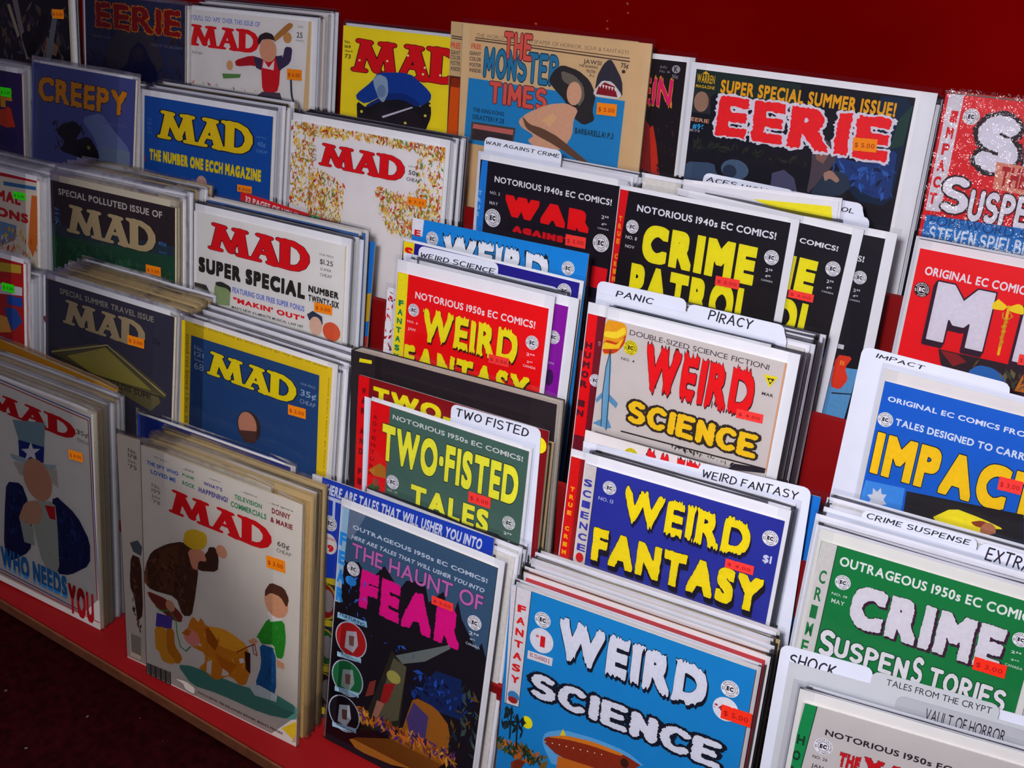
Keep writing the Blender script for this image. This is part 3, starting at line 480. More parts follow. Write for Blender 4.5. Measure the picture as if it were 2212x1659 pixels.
{'id': 'creepy','k': 'magazine','m': [-1.3473,0.85846,0.82982,0.99952,-0.02971,0.00863,0.00126,0.31777,0.94817],'w': 205.9,'h': 284.3,'th': 2.5,'c': '4A5290','b': (2,4,3),'bc': 'F2F2F6','s': 1,'l': 'slate blue horror magazine with dripping orange title over a bare tree','t': 'magazine','a': [('P','illustration','6A7AA8',[(102.1,222.7),(141.4,235.5),(165.1,217.7),(200,195.9),(201.3,170.6),(139.5,168.5),(133.6,198.2)]),('P','illustration','7484A0',[(143.1,193.5),(200.1,192.9),(199.1,170.2),(141.8,168.8)]),('S','illustration',['2C2A3A','1E1C22','22242C'],(46.7,215.3),(110.8,176.4),70,(5,16),6,0),('P','illustration','141216',[(61.6,209.6),(90.3,218.1),(104.9,209.4),(91.2,192.1),(119.4,202.3),(141.2,182.5),(137.4,162),(116.1,161.8),(106.3,171.1),(57.6,174.7),(71.9,187.7),(52.1,197.4)]),('P','illustration','8A8030',[(117,189.7),(123.4,188.3),(121.2,184.2),(116.5,185.3)]),('T','title_lettering','CREEPY','D88A0A',(14,267.6),(191.9,236.3),{'f': 'b','r': 0.03,'o': '2A1A20','w': 0.02,'b': 0.07}),('T','small_lettering','COMIC ILLUSTRATED','6A70A0',(141.9,225.1),(192.9,222.4),{'f': 'b','b': 0.03})]},
{'id': 'ecch','k': 'magazine','m': [-1.11998,0.85775,0.82982,0.99986,0.01638,0.00194,-0.0066,0.28919,0.95725],'w': 210,'h': 267.8,'th': 2.5,'c': '1450A4','b': (7,3,7),'bc': 'F2F2F6','s': 1,'l': 'bright blue magazine with slab title in yellow and a yellow line of text below','t': 'magazine','a': [('R','spine_strip','8C9484',(-5.8,269),(0.3,168.5)),('D','illustration','C02020',(-5,188.7),(7.1,8.3)),('T','title_lettering','MAD','EBC80A',(22.7,253.7),(180.8,217.6),{'f': 'm','o': '101A30','w': 0.035}),('T','title_lettering','THE NUMBER ONE ECCH MAGAZINE','EBD00A',(9.8,203.4),(195.5,189.1),{'f': 'b','b': 0.12}),('T','small_lettering','40¢','5C8CCC',(188.2,236.5),(200.6,230.8),{'f': 'b','b': 0.02}),('T','small_lettering','CHEAP','5C8CCC',(186.5,227.1),(204.1,223.4),{'f': 'b'}),('T','small_lettering','OUR PRICE','5C8CCC',(185.7,242.5),(201.3,240.7),{'f': 'b'}),('D','illustration','C89A90',(100.1,172.9),(8.9,9.3)),('T','small_lettering','No.','4C80C0',(6.3,241.6),(14,238.5),{'f': 'b'}),('T','small_lettering','155','4C80C0',(6.3,236.1),(14.1,233),{'f': 'b'}),('T','small_lettering','Dec.','4C80C0',(6.4,230.5),(14.2,227.5),{'f': 'b'}),('T','small_lettering','72','4C80C0',(6.5,225),(14.3,221.9),{'f': 'b'}),('K','price_sticker','FF8A0A',(160.3,181.4),(183.4,172.8),'$ 4.00',0)]},
{'id': 'mad50','k': 'magazine','m': [-0.87177,0.85757,0.83076,0.99999,0.00278,-0.00445,0.00361,0.25052,0.9681],'w': 212.3,'h': 270.9,'th': 2.5,'c': 'EAE6E6','b': (0,4,8),'bc': 'F2F2F6','s': 1,'l': 'white magazine with slab title in red framed by confetti of tiny figures','t': 'magazine','a': [('S','illustration',['E8B020','C8781C','D8502A','F0D040','A8842C','B83020','6C8C3C','E8DCC0','F2E6A0','D4A040','F0ECE0'],(0.9,269.2),(33.9,174.2),480,(3,8.5),11,0),('S','illustration',['E8B020','C8781C','D8502A','F0D040','A8842C','B83020','6C8C3C','E8DCC0','F2E6A0','D4A040','F0ECE0'],(14.9,270.4),(212.7,254.5),700,(3,8.5),12,[(0.9,269.9),(212,271.6),(213.9,250.7),(173,261.7),(105,262.5),(26.5,256.6)]),('S','illustration',['E8B020','C8781C','D8502A','F0D040','A8842C','B83020','6C8C3C','E8DCC0','F2E6A0','D4A040','F0ECE0'],(28.1,221.2),(81,157.8),650,(3,8.5),13,[(24.1,227.7),(80,208.2),(77.9,147),(0.7,147.3),(1.8,221.4)]),('S','illustration',['E8B020','C8781C','D8502A','F0D040','A8842C','B83020','6C8C3C','E8DCC0','F2E6A0','D4A040','F0ECE0'],(123.8,215.5),(222.2,167.7),900,(3,8.5),14,[(122,215.2),(163.6,211.1),(184.9,236.6),(211.5,250.3),(215.7,166.4),(172.8,158.1),(146.2,167.2),(131,185.7)]),('S','illustration',['E8B020','C8781C','D8502A','F0D040','A8842C','B83020','6C8C3C','E8DCC0','F2E6A0','D4A040','F0ECE0'],(177.6,265.1),(216.3,214.8),170,(3,8.5),15,0),('T','title_lettering','MAD','E00C18',(42.7,251.9),(162.1,225.4),{'f': 'm','o': '401018','w': 0.012}),('T','small_lettering','No.','54504C',(30.7,247.6),(38.3,245.3),{'f': 'b'}),('T','small_lettering','173','54504C',(30.9,242.8),(38.6,240.5),{'f': 'b'}),('T','small_lettering','March','54504C',(31.2,238),(38.8,235.7),{'f': 'b'}),('T','small_lettering','75','54504C',(31.4,234.1),(39,230),{'f': 'b'}),('T','small_lettering','OUR PRICE','6A6468',(166.9,245.2),(181,243.5),{'f': 'b'}),('T','small_lettering','50¢','4C4850',(167.6,240.3),(181.3,235.4),{'f': 'b','b': 0.03}),('T','small_lettering','CHEAP','54505A',(165.5,232.3),(183.7,228.5),{'f': 'b','b': 0.02}),('K','price_sticker','FF8A0A',(168.8,212.1),(194,203.3),'$ 3.25',0)]},
{'id': 'crime1','k': 'comic_book','m': [-0.44881,0.85746,0.83049,0.99972,-0.02327,-0.0039,0.00878,0.21328,0.97695],'w': 171.3,'h': 262.7,'th': 2.5,'c': '17131C','b': (2,7,4),'bc': 'F2F2F6','s': 1,'l': 'front black comic with large yellow crime title, red spine strip and red sticker','t': 'comic book','a': [('P','spine_strip','DC0A14',[(0.3,262.7),(9.3,263),(2.7,119.8),(-7.8,119)]),('T','small_lettering','T','F08A14',(2.4,237.1),(5.8,231.9),{'f': 'b','b': 0.12}),('T','small_lettering','R','F08A14',(2.4,229.6),(5.8,224.4),{'f': 'b','b': 0.12}),('T','small_lettering','U','F08A14',(2.4,222.1),(5.8,216.9),{'f': 'b','b': 0.12}),('T','small_lettering','E','F08A14',(2.4,214.5),(5.8,209.3),{'f': 'b','b': 0.12}),('T','small_lettering',' ','F08A14',(2.4,206.9),(5.8,201.7),{'f': 'b','b': 0.12}),('T','small_lettering','C','F08A14',(2.4,199.3),(5.8,194),{'f': 'b','b': 0.12}),('T','small_lettering','R','F08A14',(2.4,191.6),(5.8,186.3),{'f': 'b','b': 0.12}),('T','small_lettering','I','F08A14',(2.4,183.9),(5.8,178.6),{'f': 'b','b': 0.12}),('T','small_lettering','M','F08A14',(2.4,176.1),(5.9,170.8),{'f': 'b','b': 0.12}),('T','small_lettering','E','F08A14',(2.4,168.3),(5.9,163),{'f': 'b','b': 0.12}),('T','small_lettering','NOTORIOUS 1940s EC COMICS!','EAE8F0',(20.4,251.7),(160.5,245),{'f': 'b','b': 0.05}),('T','title_lettering','CRIME','F0E414',(30.7,235.1),(145.8,198.2),{'f': 'b','b': 0.13}),('T','title_lettering','PATROL','F0E414',(21.8,194.4),(147.8,154.4),{'f': 'b','b': 0.11}),('T','small_lettering','NO. 8','D0CED6',(11.8,219.8),(24.1,216.4),{'f': 'b','b': 0.02}),('T','small_lettering','NOV','D0CED6',(12.6,210.7),(22.6,207.7),{'f': 'b','b': 0.02}),('T','small_lettering','2⁵⁰','E0DEE6',(155.8,217.7),(162.4,214.4),{'f': 'b','b': 0.03}),('T','small_lettering','4⁰⁰','E0DEE6',(156.4,211.8),(161.5,209),{'f': 'b','b': 0.03}),('T','small_lettering','CANADA','D0CED6',(153.3,207.1),(164.3,205.3),{'f': 'b','b': 0.02}),('E','publisher_emblem','1C1A24','E8E6EC',(17.8,229.1),6.7),('E','publisher_emblem','1C1A24','E8E6EC',(159.5,228.3),6.9),('K','price_sticker','FF3A34',(110.2,200.9),(133.9,191.9),'$ 3.00',0)]},
{'id': 'md','k': 'comic_book','m': [-0.16309,0.85784,0.82982,0.99956,-0.02955,0.00307,0.00325,0.21126,0.97742],'w': 168,'h': 259.8,'th': 2.5,'c': 'E80F1A','b': (3,3,7),'bc': 'E8E4E6','s': 1,'l': 'red comic with big white letters split by a gold winged staff','t': 'comic book','a': [('P','illustration','2A1C24',[(32.3,176.9),(102.1,177.8),(109.9,143.8),(69.5,132.1),(36.8,164.6)]),('P','illustration','8C1C20',[(34.4,176),(48.5,176.2),(57.2,171.4),(47.2,164.5)]),('P','illustration','5C5430',[(64.4,173.3),(67.3,176.9),(62.5,164.4)]),('P','illustration','2468B4',[(60.1,163.7),(67.3,171.3),(78.5,171.5),(89.6,166.1),(92,161.1),(63.4,160.4)]),('P','illustration','C87020',[(102.8,172.4),(106.9,156.9),(99.2,156.2)]),('S','illustration',['6C6440','3A4030'],(79.7,171.8),(106.3,159.5),16,(3,12),3,0),('T','small_lettering','ORIGINAL EC COMICS FROM THE','E8E4EC',(7.8,245.9),(136.8,238.4),{'f': 'b','b': 0.05}),('T','title_lettering','M','D8D4E0',(20.5,235.1),(67.4,183.2),{'f': 'b','o': '30142C','w': 0.02,'s': '30142C','x': -0.03,'y': -0.07,'b': 0.13}),('T','title_lettering','D','D8D4E0',(91.7,231.8),(125.5,181.3),{'f': 'b','o': '30142C','w': 0.02,'s': '30142C','x': -0.03,'y': -0.07,'b': 0.13}),('P','illustration','F0D418',[(66.4,225.9),(70.2,230.8),(78.6,226),(75.8,222.1),(67.2,221.4)]),('P','illustration','F0D418',[(79.7,226.3),(86,230.4),(90.4,228.8),(92,221.9),(84.3,222.1),(79.8,223)]),('L','illustration','E8B818',2.2,[(79.4,226.2),(80.3,184.4)]),('L','illustration','C88C10',1.2,[(76.2,220.1),(76.5,216.2),(81.4,213.3),(77.7,208.4),(81.4,205.2),(78.5,199),(81.7,195.8),(79.1,191)]),('L','illustration','C88C10',1.2,[(81.4,221.4),(83.9,218.6),(79,213.4),(81,209.8),(78.5,204.5),(80.7,200.3),(79.6,195.2),(81.2,191.5)]),('E','publisher_emblem','F0E8EC','2A1820',(8.6,225.2),6.6),('K','price_sticker','FF3A34',(96.4,189.4),(112.2,180.3),'$ 3.00',0)]},
{'id': 'crystal','k': 'comic_book','m': [-1.34717,0.7179,0.76518,1,-1e-05,-0.00056,0.00054,0.28986,0.95707],'w': 168,'h': 259.2,'th': 2.5,'c': 'E4D8C4','b': (2,7,5),'bc': 'F2F2F6','s': 1,'l': 'comic with red letters and green sticker at the left edge above the lower red one','t': 'comic book','a': [('P','illustration','C01018',[(98.1,258.9),(168.1,261.4),(167.5,257),(98,254.5)]),('P','illustration','3070A8',[(104.6,248.9),(166.3,251.8),(166.2,247.4),(104.4,243.8)]),('T','title_lettering','ANIMAL','C81810',(50.3,237.2),(136.7,223.5),{'f': 'b','b': 0.1}),('T','title_lettering','LEGIONS','C81810',(25.5,214.9),(150.6,203.2),{'f': 'b','b': 0.1}),('P','illustration','E07828',[(157.8,240.3),(168.7,240.6),(167.4,180.5),(158.1,162.3),(149.6,177.1)]),('P','illustration','6890B8',[(95.8,197),(127.7,196.8),(124.9,178.3),(94.5,163.5)]),('S','illustration',['E0B830','C83820','E8D8C0','D87040'],(95.6,191),(166.9,158),60,(4,12),5,0),('K','price_sticker','2EE60A',(124.9,240.5),(147.8,231.3),'$ 2.50',0)]},
{'id': 'polluted','k': 'magazine','m': [-1.14452,0.71803,0.76508,0.99994,0.00765,0.00779,-0.00957,0.26959,0.96293],'w': 207.5,'h': 266,'th': 2.5,'c': '30262A','b': (1,3,7),'bc': 'D8CDB4','s': 1,'l': 'dark brown and green magazine with tan slab title and white polluted issue line','t': 'magazine','a': [('P','illustration','1F4A34',[(-0.3,201.7),(207.3,211.1),(209.1,171.7),(-1.7,153)]),('P','illustration','283844',[(0.3,213.4),(207.3,221.9),(207.3,209.7),(-0.3,200.3)]),('S','illustration',['245838','1E4030','2C6040'],(2.5,193.5),(205.4,177.9),90,(6,18),5,0),('T','small_lettering','SPECIAL POLLUTED ISSUE OF','C8BEB4',(13.8,258.6),(188,250.8),{'f': 'b','b': 0.05}),('T','title_lettering','MAD','BEA87C',(26.4,242.3),(177.7,207),{'f': 'm','o': '1C1614','w': 0.02}),('T','small_lettering','40¢','3C7CC0',(181.6,224.1),(194.3,219.6),{'f': 'b','b': 0.03}),('T','small_lettering','CHEAP','3C6CA8',(182.7,213.3),(195.2,210.2),{'f': 'b'}),('T','small_lettering','No.','3C68A0',(6.6,234.5),(16.8,230.9),{'f': 'b'}),('T','small_lettering','146','3C68A0',(6.3,229.1),(16.5,225.5),{'f': 'b'}),('T','small_lettering','Oct','3C68A0',(6,223.6),(16.2,220),{'f': 'b'}),('T','small_lettering','71','3C68A0',(5.7,219),(16,213.6),{'f': 'b'}),('K','price_sticker','FF8A0A',(163,193.8),(187,182.6),'$ 3.00',0)]},
{'id': 'super','k': 'magazine','m': [-0.90469,0.71778,0.76512,0.99998,0.007,-0.0002,-0.00161,0.25816,0.9661],'w': 211,'h': 271.5,'th': 2.5,'c': 'E6E3DD','b': (1,5,8),'bc': 'F2F2F6','s': 1,'l': 'white magazine with red slab title above heavy black super special line','t': 'magazine','a': [('P','page_edge','C4A878',[(210.4,271.4),(214.9,271.4),(216.3,169),(211.7,168.7)]),('T','title_lettering','MAD','DE0A14',(21.4,263.7),(164.7,232.1),{'f': 'm','o': '4A0C10','w': 0.015}),('T','title_lettering','SUPER SPECIAL','26221C',(7.3,221.6),(160.3,204.5),{'f': 'b','b': 0.12}),('T','title_lettering','NUMBER','2A2620',(164.6,221.4),(204.8,214.1),{'f': 'b','b': 0.1}),('T','title_lettering','TWENTY-SIX','2A2620',(165.1,211.3),(205.7,204.2),{'f': 'b','b': 0.08}),('T','small_lettering','OUR PRICE','6C6860',(177.6,258.2),(196,256),{'f': 'b'}),('T','small_lettering','$1.25','504C48',(178.5,252.4),(195.8,247.1),{'f': 'b','b': 0.02}),('T','small_lettering','SUPER','6C6860',(179.4,243.2),(194.4,240.6),{'f': 'b'}),('T','small_lettering','CHEAP','6C6860',(179.4,237.6),(195.1,234.3),{'f': 'b'}),('T','small_lettering','FEATURING OUR FREE SUPER BONUS','6C78CC',(58.2,197.2),(160.3,191),{'f': 'b','b': 0.06}),('T','title_lettering','"MAKIN\' OUT"','E4101C',(59.6,186.2),(160.8,180.1),{'f': 'b','b': 0.1}),('T','small_lettering', "MAD'S NEW 6½-MINUTE MUSICAL LAFF HIT", '3C3834',(57.6,175.7),(159.9,172.7),{'f': 'b','b': 0.03}),('P','illustration','3A3A30',[(1.1,190.8),(19,191.1),(26.2,181.8),(13.7,180.5),(1.2,166.9)]),('P','illustration','8CA06C',[(31.4,189.6),(34,197.6),(55.8,196.1),(54.4,174.3),(31.6,172.1)]),('P','illustration','2C3028',[(32.8,197.3),(41.9,199.8),(55.8,196.7),(56.3,189.5),(50.7,193.7),(34,193.5)]),('P','illustration','30384C',[(164.2,189.2),(171.9,194.8),(184.7,191.2),(185.9,182.5),(167.6,183.6)]),('D','illustration','E0B8A0',(176.6,179.1),(8.7,10.2)),('D','illustration','E05C34',(197.9,177.6),(11.7,10.2)),('K','price_sticker','FF8A0A',(174.7,205.7),(198.3,195.5),'$ 3.00',0)]},
{'id': 'wfred','k': 'comic_book','m': [-0.62759,0.71747,0.7658,0.99996,0.00736,-0.00419,0.00211,0.26307,0.96478],'w': 170.8,'h': 258.4,'th': 2.5,'c': 'EC0C12','b': (3,4,12),'bc': 'F2F2F6','s': 1,'l': 'bright red comic with jagged yellow weird title and yellow spine strip','t': 'comic book','a': [('P','spine_strip','F0E014',[(0.5,258.4),(12.7,258.3),(13.3,172.2),(-0.2,171.6)]),('T','small_lettering','F','1C8458',(3.3,230.6),(9.4,224.5),{'f': 'b','b': 0.1}),('T','small_lettering','A','1C8458',(3.1,221.3),(9.1,215.2),{'f': 'b','b': 0.1}),('T','small_lettering','N','1C8458',(2.8,212),(8.9,205.9),{'f': 'b','b': 0.1}),('T','small_lettering','T','1C8458',(2.5,202.6),(8.7,196.5),{'f': 'b','b': 0.1}),('T','small_lettering','A','1C8458',(2.3,193.2),(8.4,187.1),{'f': 'b','b': 0.1}),('T','small_lettering','S','1C8458',(2,183.8),(8.2,177.6),{'f': 'b','b': 0.1}),('T','small_lettering','Y','1C8458',(1.7,174.2),(7.9,168),{'f': 'b','b': 0.1}),('T','small_lettering','NOTORIOUS 1950s EC COMICS!','F0E4E8',(22.7,243.4),(159.1,236.2),{'f': 'b','b': 0.05}),('T','title_lettering','WEIRD','F0E414',(33.7,228.7),(143.1,196.7),{'f': 'b','r': 0.035,'s': '3A1410','x': 0.03,'y': -0.05,'b': 0.08}),('T','title_lettering','FANTASY','F0E414',(14.4,187.6),(159,159.2),{'f': 'b','r': 0.02,'s': '3A1410','x': 0.04,'y': -0.06,'b': 0.08}),('T','small_lettering','NO. 6','E8D8DC',(15.6,212.5),(28.3,210.2),{'f': 'b','b': 0.02}),('T','small_lettering','JAN','E8D8DC',(16.9,205.3),(25.8,202.6),{'f': 'b','b': 0.02}),('T','small_lettering','2⁰⁰','F0E4E8',(153.1,211.7),(161.9,208.9),{'f': 'b','b': 0.03}),('T','small_lettering','2⁵⁰','F0E4E8',(154.5,204.1),(160.6,201.9),{'f': 'b','b': 0.03}),('T','small_lettering','CANADA','E8D8DC',(150.8,199.7),(164.5,197.3),{'f': 'b','b': 0.02}),('E','publisher_emblem','1C1A24','E8E6EC',(22.2,223.9),6.5),('E','publisher_emblem','1C1A24','E8E6EC',(158,222.5),6.9),('K','price_sticker','FF3A34',(113.5,201.2),(136.2,192.4),'$ 3.00',0)]},
{'id': 'wswhite','k': 'comic_book','m': [-0.39713,0.7181,0.76607,0.99998,-0.00091,-0.0059,0.00594,0.24959,0.96833],'w': 167.4,'h': 263.3,'th': 2.5,'c': 'CFC6C2','b': (0,9,9),'bc': 'F2F2F6','s': 1,'l': 'grey white comic with jagged red title, yellow lettering below, rocket and planet','t': 'comic book','a': [('P','page_edge','D8A078',[(165.7,263.3),(168.4,263.3),(168.9,164.7),(166.1,164.6)]),('P','illustration','E8A018',[(-0.6,261.9),(15.6,263.1),(20.7,260.9),(22.4,254.1),(21,244.6),(16.7,236.3),(10.4,231.5),(0.8,229.3)]),('P','illustration','C8400C',[(1.6,243.8),(15.7,243.3),(21.7,254),(21.2,243.4),(13,232.8),(0.7,230.4)]),('P','illustration','F4D82C',[(0.6,251.5),(11.5,252.8),(18.8,259.8),(21.7,254),(12.4,246.5),(-0.1,246.1)]),('P','illustration','F0C820',[(2,241.3),(13.2,241.4),(20.3,249.7),(16.4,238.3),(0.2,234.2)]),('T','small_lettering','DOUBLE-SIZED SCIENCE FICTION!','3C2C34',(24.8,258.4),(153.5,253.7),{'f': 'b','b': -0.004}),('T','title_lettering','WEIRD','EC0C14',(43.5,248.9),(144.5,208.7),{'f': 'b','r': 0.04,'o': '401418','w': 0.012,'s': '401418','x': 0.02,'y': -0.02,'b': 0.09}),('T','title_lettering','SCIENCE','F8C814',(33.5,194.7),(155.4,173.1),{'f': 's','r': 0.03,'o': '30241C','w': 0.13,'b': 0.3}),('P','illustration','6CA4C8',[(8.7,235.7),(11.4,222.4),(13,194.6),(15.2,171.9),(14.8,159.4),(9.4,162),(6.6,192.8),(6.6,218.5)]),('P','illustration','5C94BC',[(5.7,193.9),(0.4,185.7),(1.6,182.5),(6.5,188.7)]),('P','illustration','5C94BC',[(12.8,194.5),(22.9,187.8),(21.5,182.6),(13,187.8)]),('P','illustration','5C94BC',[(14.5,171.7),(19.8,162.9),(14.7,160.7)]),('P','illustration','5C94BC',[(8.5,168.6),(0.7,162.2),(10.3,160.8)]),('L','illustration','2A3440',0.8,[(8.7,235.7),(13,194.6),(14.8,159.4)]),('L','illustration','2A3440',0.8,[(8.7,235.7),(6.6,218.5),(6.6,192.8),(9.4,162)]),('T','small_lettering','NO. 4','4C4048',(20.2,231.9),(33.2,229.3),{'f': 'b','b': 0.02}),('T','small_lettering','MAR','3C3038',(151.3,234.1),(161.2,231.4),{'f': 'b','b': 0.04}),('P','illustration','E8D818',[(149.9,249.3),(162.4,249.9),(156.6,239.2)]),('P','illustration','34302C',[(153.3,247.1),(159.9,247.5),(156.7,241.8)]),('D','illustration','E8D818',(156.5,245.1),(1.3,1.3)),('L','illustration','241C20',1.4,[(30,162.7),(165.9,167.2)]),('P','illustration','24202A',[(138.7,164),(165.8,167.8),(166.4,163.4),(133.5,157)]),('S','illustration',['48503C','24202A'],(79.9,162.1),(138.7,164),22,(2,7),4,0),('E','publisher_emblem','3C3010','E8D818',(27.9,242.4),6.8),('K','price_sticker','FF3A34',(132.9,214.4),(156.4,206.3),'$ 4.00',1)]},
{'id': 'impact','k': 'comic_book','m': [-0.14879,0.71824,0.76508,0.9993,-0.03704,0.00431,0.00394,0.21992,0.97551],'w': 168,'h': 270.7,'th': 2.5,'c': '1660C8','b': (3,3,9),'bc': 'E4DFDA','s': 1,'l': 'blue comic with large yellow impact title against a white divider card','t': 'comic book','a': [('T','small_lettering','ORIGINAL EC COMICS FROM THE','E4E8F4',(5.1,259.6),(131.4,255.3),{'f': 'b','b': 0.05}),('T','small_lettering','TALES DESIGNED TO CARRY AN','DCE4F0',(14.5,243.3),(129.5,237.4),{'f': 'b','b': 0.06}),('T','title_lettering','IMPACT','F8C80C',(3.1,228.7),(129.1,192.4),{'f': 'b','o': '14203C','w': 0.02,'b': 0.1}),('P','illustration','201C20',[(34.1,185.9),(120.5,195.2),(127.2,166.4),(95.7,154.5),(36.9,150.3)]),('P','illustration','3C8CDC',[(1.7,184.9),(32.6,187.8),(33.7,160.6),(-0.3,156.2)]),('P','illustration','CCD0D8',[(18.3,172.9),(21.6,169.7),(17.8,167.8),(18.5,162.4),(14.8,164.7),(12.4,160.3),(11,165.5),(6.9,164.6),(8.7,169.6),(5.3,172.8),(9.2,174.7),(8.5,180.1),(12.2,177.8),(14.6,182.1),(16,177),(20,177.8)]),('P','illustration','F0E020',[(70.8,184),(93.7,182.1),(110.3,179),(101.2,176.3),(88.9,166.2),(55.3,168.3)]),('P','illustration','8C3C24',[(85.5,176.7),(93,180.6),(100.5,179.6),(105,177.6),(96.4,174.5),(89.2,174.3)]),('D','illustration','B07050',(99.2,173.7),(5.6,6.8)),('P','illustration','202830',[(93.1,165.9),(105.8,174.3),(125.6,173.1),(127.7,164.2),(97.1,157.5)]),('E','publisher_emblem','201C20','E4E6EE',(6.6,239.8),6.1),('K','price_sticker','FF3A34',(97.9,221),(114.7,210.2),'$ 3.00',1)]},
{'id': 'batman','k': 'comic_book','m': [-1.28436,0.61668,0.68286,0.99967,0.02547,0.00169,-0.00923,0.29911,0.95417],'w': 168,'h': 281.9,'th': 2.5,'c': 'B82018','b': (2,8,5),'bc': 'F2F2F6','s': 1,'l': 'red and blue comic with green sticker at the left edge, lower of two','t': 'comic book','a': [('P','illustration','C8A82C',[(127.4,276.7),(164.6,279.4),(164.3,269.6),(127,265.3)]),('P','illustration','D8D8DC',[(126.5,250.9),(166,253),(165.7,243),(126.1,237.9)]),('P','illustration','1C50A8',[(138.7,239),(165.7,240.1),(165.4,228.6),(138.4,227.4)]),('P','illustration','24509C',[(134.1,223.6),(155,225),(165,211.3),(150,196.5),(137.7,205.5)]),('P','illustration','E0A040',[(125.2,211.6),(137.9,211.3),(145.8,194.1),(124.5,189.4)]),('T','title_lettering','M','D01018',(130.8,261),(149.7,251.9),{'f': 'b','b': 0.1}),('T','title_lettering','N','D01018',(151.6,261.5),(166.2,253),{'f': 'b','b': 0.1}),('K','price_sticker','2EE60A',(132.4,253.7),(153.9,243.5),'$ 2.50',0)]},
{'id': 'summer','k': 'magazine','m': [-1.07327,0.61629,0.68286,0.99997,-0.0063,0.004,-0.00192,0.30078,0.95369],'w': 207.8,'h': 276.3,'th': 2.5,'c': '3A3848','b': (1,4,5),'bc': 'F2F2F6','s': 1,'l': 'grey blue magazine with tan slab title above a stone temple gable','t': 'magazine','a': [('T','small_lettering','SPECIAL SUMMER TRAVEL ISSUE','9C9484',(24.1,270),(176.9,263.3),{'f': 'b','b': 0.05}),('T','title_lettering','MAD','B4A078',(29.3,258.9),(164.7,229.5),{'f': 'm','o': '1C1A20','w': 0.02}),('P','illustration','5C5438',[(8.7,193.1),(104.1,223.8),(200.8,188.6),(197.3,180.9),(65.5,176.6),(13.1,188)]),('P','illustration','9C9040',[(36.6,191.7),(101.4,217.3),(177.6,185.5),(82.5,180.8)]),('P','illustration','6C6440',[(65.5,180.6),(185.4,184.6),(191,175.4),(175.7,161.5),(105,174.5)]),('T','small_lettering','QUE VADIS SUM?','3C3828',(82.6,180.9),(175.1,173.1),{'f': 'b','b': 0.05}),('L','illustration','C0B070',1.4,[(10.2,190.4),(104.1,220.8),(197.1,185.7)]),('L','illustration','3A3424',1.6,[(16.1,187.7),(82.5,180.8),(193.3,181.8)]),('T','small_lettering','25¢','24222C',(176.2,246.5),(188.4,239.9),{'f': 'b','b': 0.02}),('K','price_sticker','FF8A0A',(139,241.7),(164.9,230.8),'$ 3.00',0)]},
{'id': 'yellowmad','k': 'magazine','m': [-0.84892,0.61652,0.68286,0.99957,-0.02889,0.00435,0.00366,0.27131,0.96249],'w': 206.9,'h': 279.4,'th': 2.5,'c': 'E8C81C','b': (0,5,4),'bc': 'F2F2F6','s': 1,'l': 'dark blue magazine with yellow slab title and handwritten yellow border','t': 'magazine','a': [('P','cover_print','24487C',[(14.4,265.6),(192,268),(196.5,99.9),(12.3,91.4)]),('T','small_lettering','snand, brau I leave gs, brau I leave gs, my dear of snand','8C7420',(17.6,279.9),(200.8,276.5),{'f': 'b'}),('T','small_lettering','snand rps bowe I brau gs snand','8C7420',(5.5,265.5),(12.3,141),{'f': 'b','v': 1}),('T','small_lettering','snand brau I leave gs bowe I leave gs','8C7420',(203.3,269.1),(201.4,137.9),{'f': 'b','v': 1}),('T','title_lettering','MAD','F0D808',(38.7,255.9),(163.8,228.8),{'f': 'm','o': '14203C','w': 0.03}),('T','small_lettering','No.','94A4BC',(19.5,256.2),(33.2,251.4),{'f': 'b'}),('T','small_lettering','121','94A4BC',(19.7,249.7),(33.4,244.8),{'f': 'b'}),('T','small_lettering','Sept','94A4BC',(19.8,242.4),(33.6,238.8),{'f': 'b'}),('T','small_lettering','68','94A4BC',(20,237.6),(33.7,230.3),{'f': 'b'}),('T','small_lettering','35¢','94ACC8',(169,247.8),(189.8,241.4),{'f': 'b','b': 0.03}),('T','small_lettering','CHEAP','8CA0BC',(168.8,237.7),(189.4,233.3),{'f': 'b'}),('T','small_lettering','OUR PRICE','8CA0BC',(168.8,255),(188.2,252.7),{'f': 'b'}),('P','illustration','3A2A28',[(84,188.8),(87.6,198.6),(98.6,205.3),(111.8,202.9),(118,193.6),(117.4,180.5),(106.7,169.6),(88.6,174.5)]),('D','illustration','C8876C',(99.3,189.1),(13.2,14.2)),('P','illustration','54342C',[(85.7,179.9),(113.2,186),(111.2,172),(96.8,169.2)]),('K','price_sticker','FF8A0A',(155.2,228.8),(178.7,218.2),'$ 3.00',2)]},
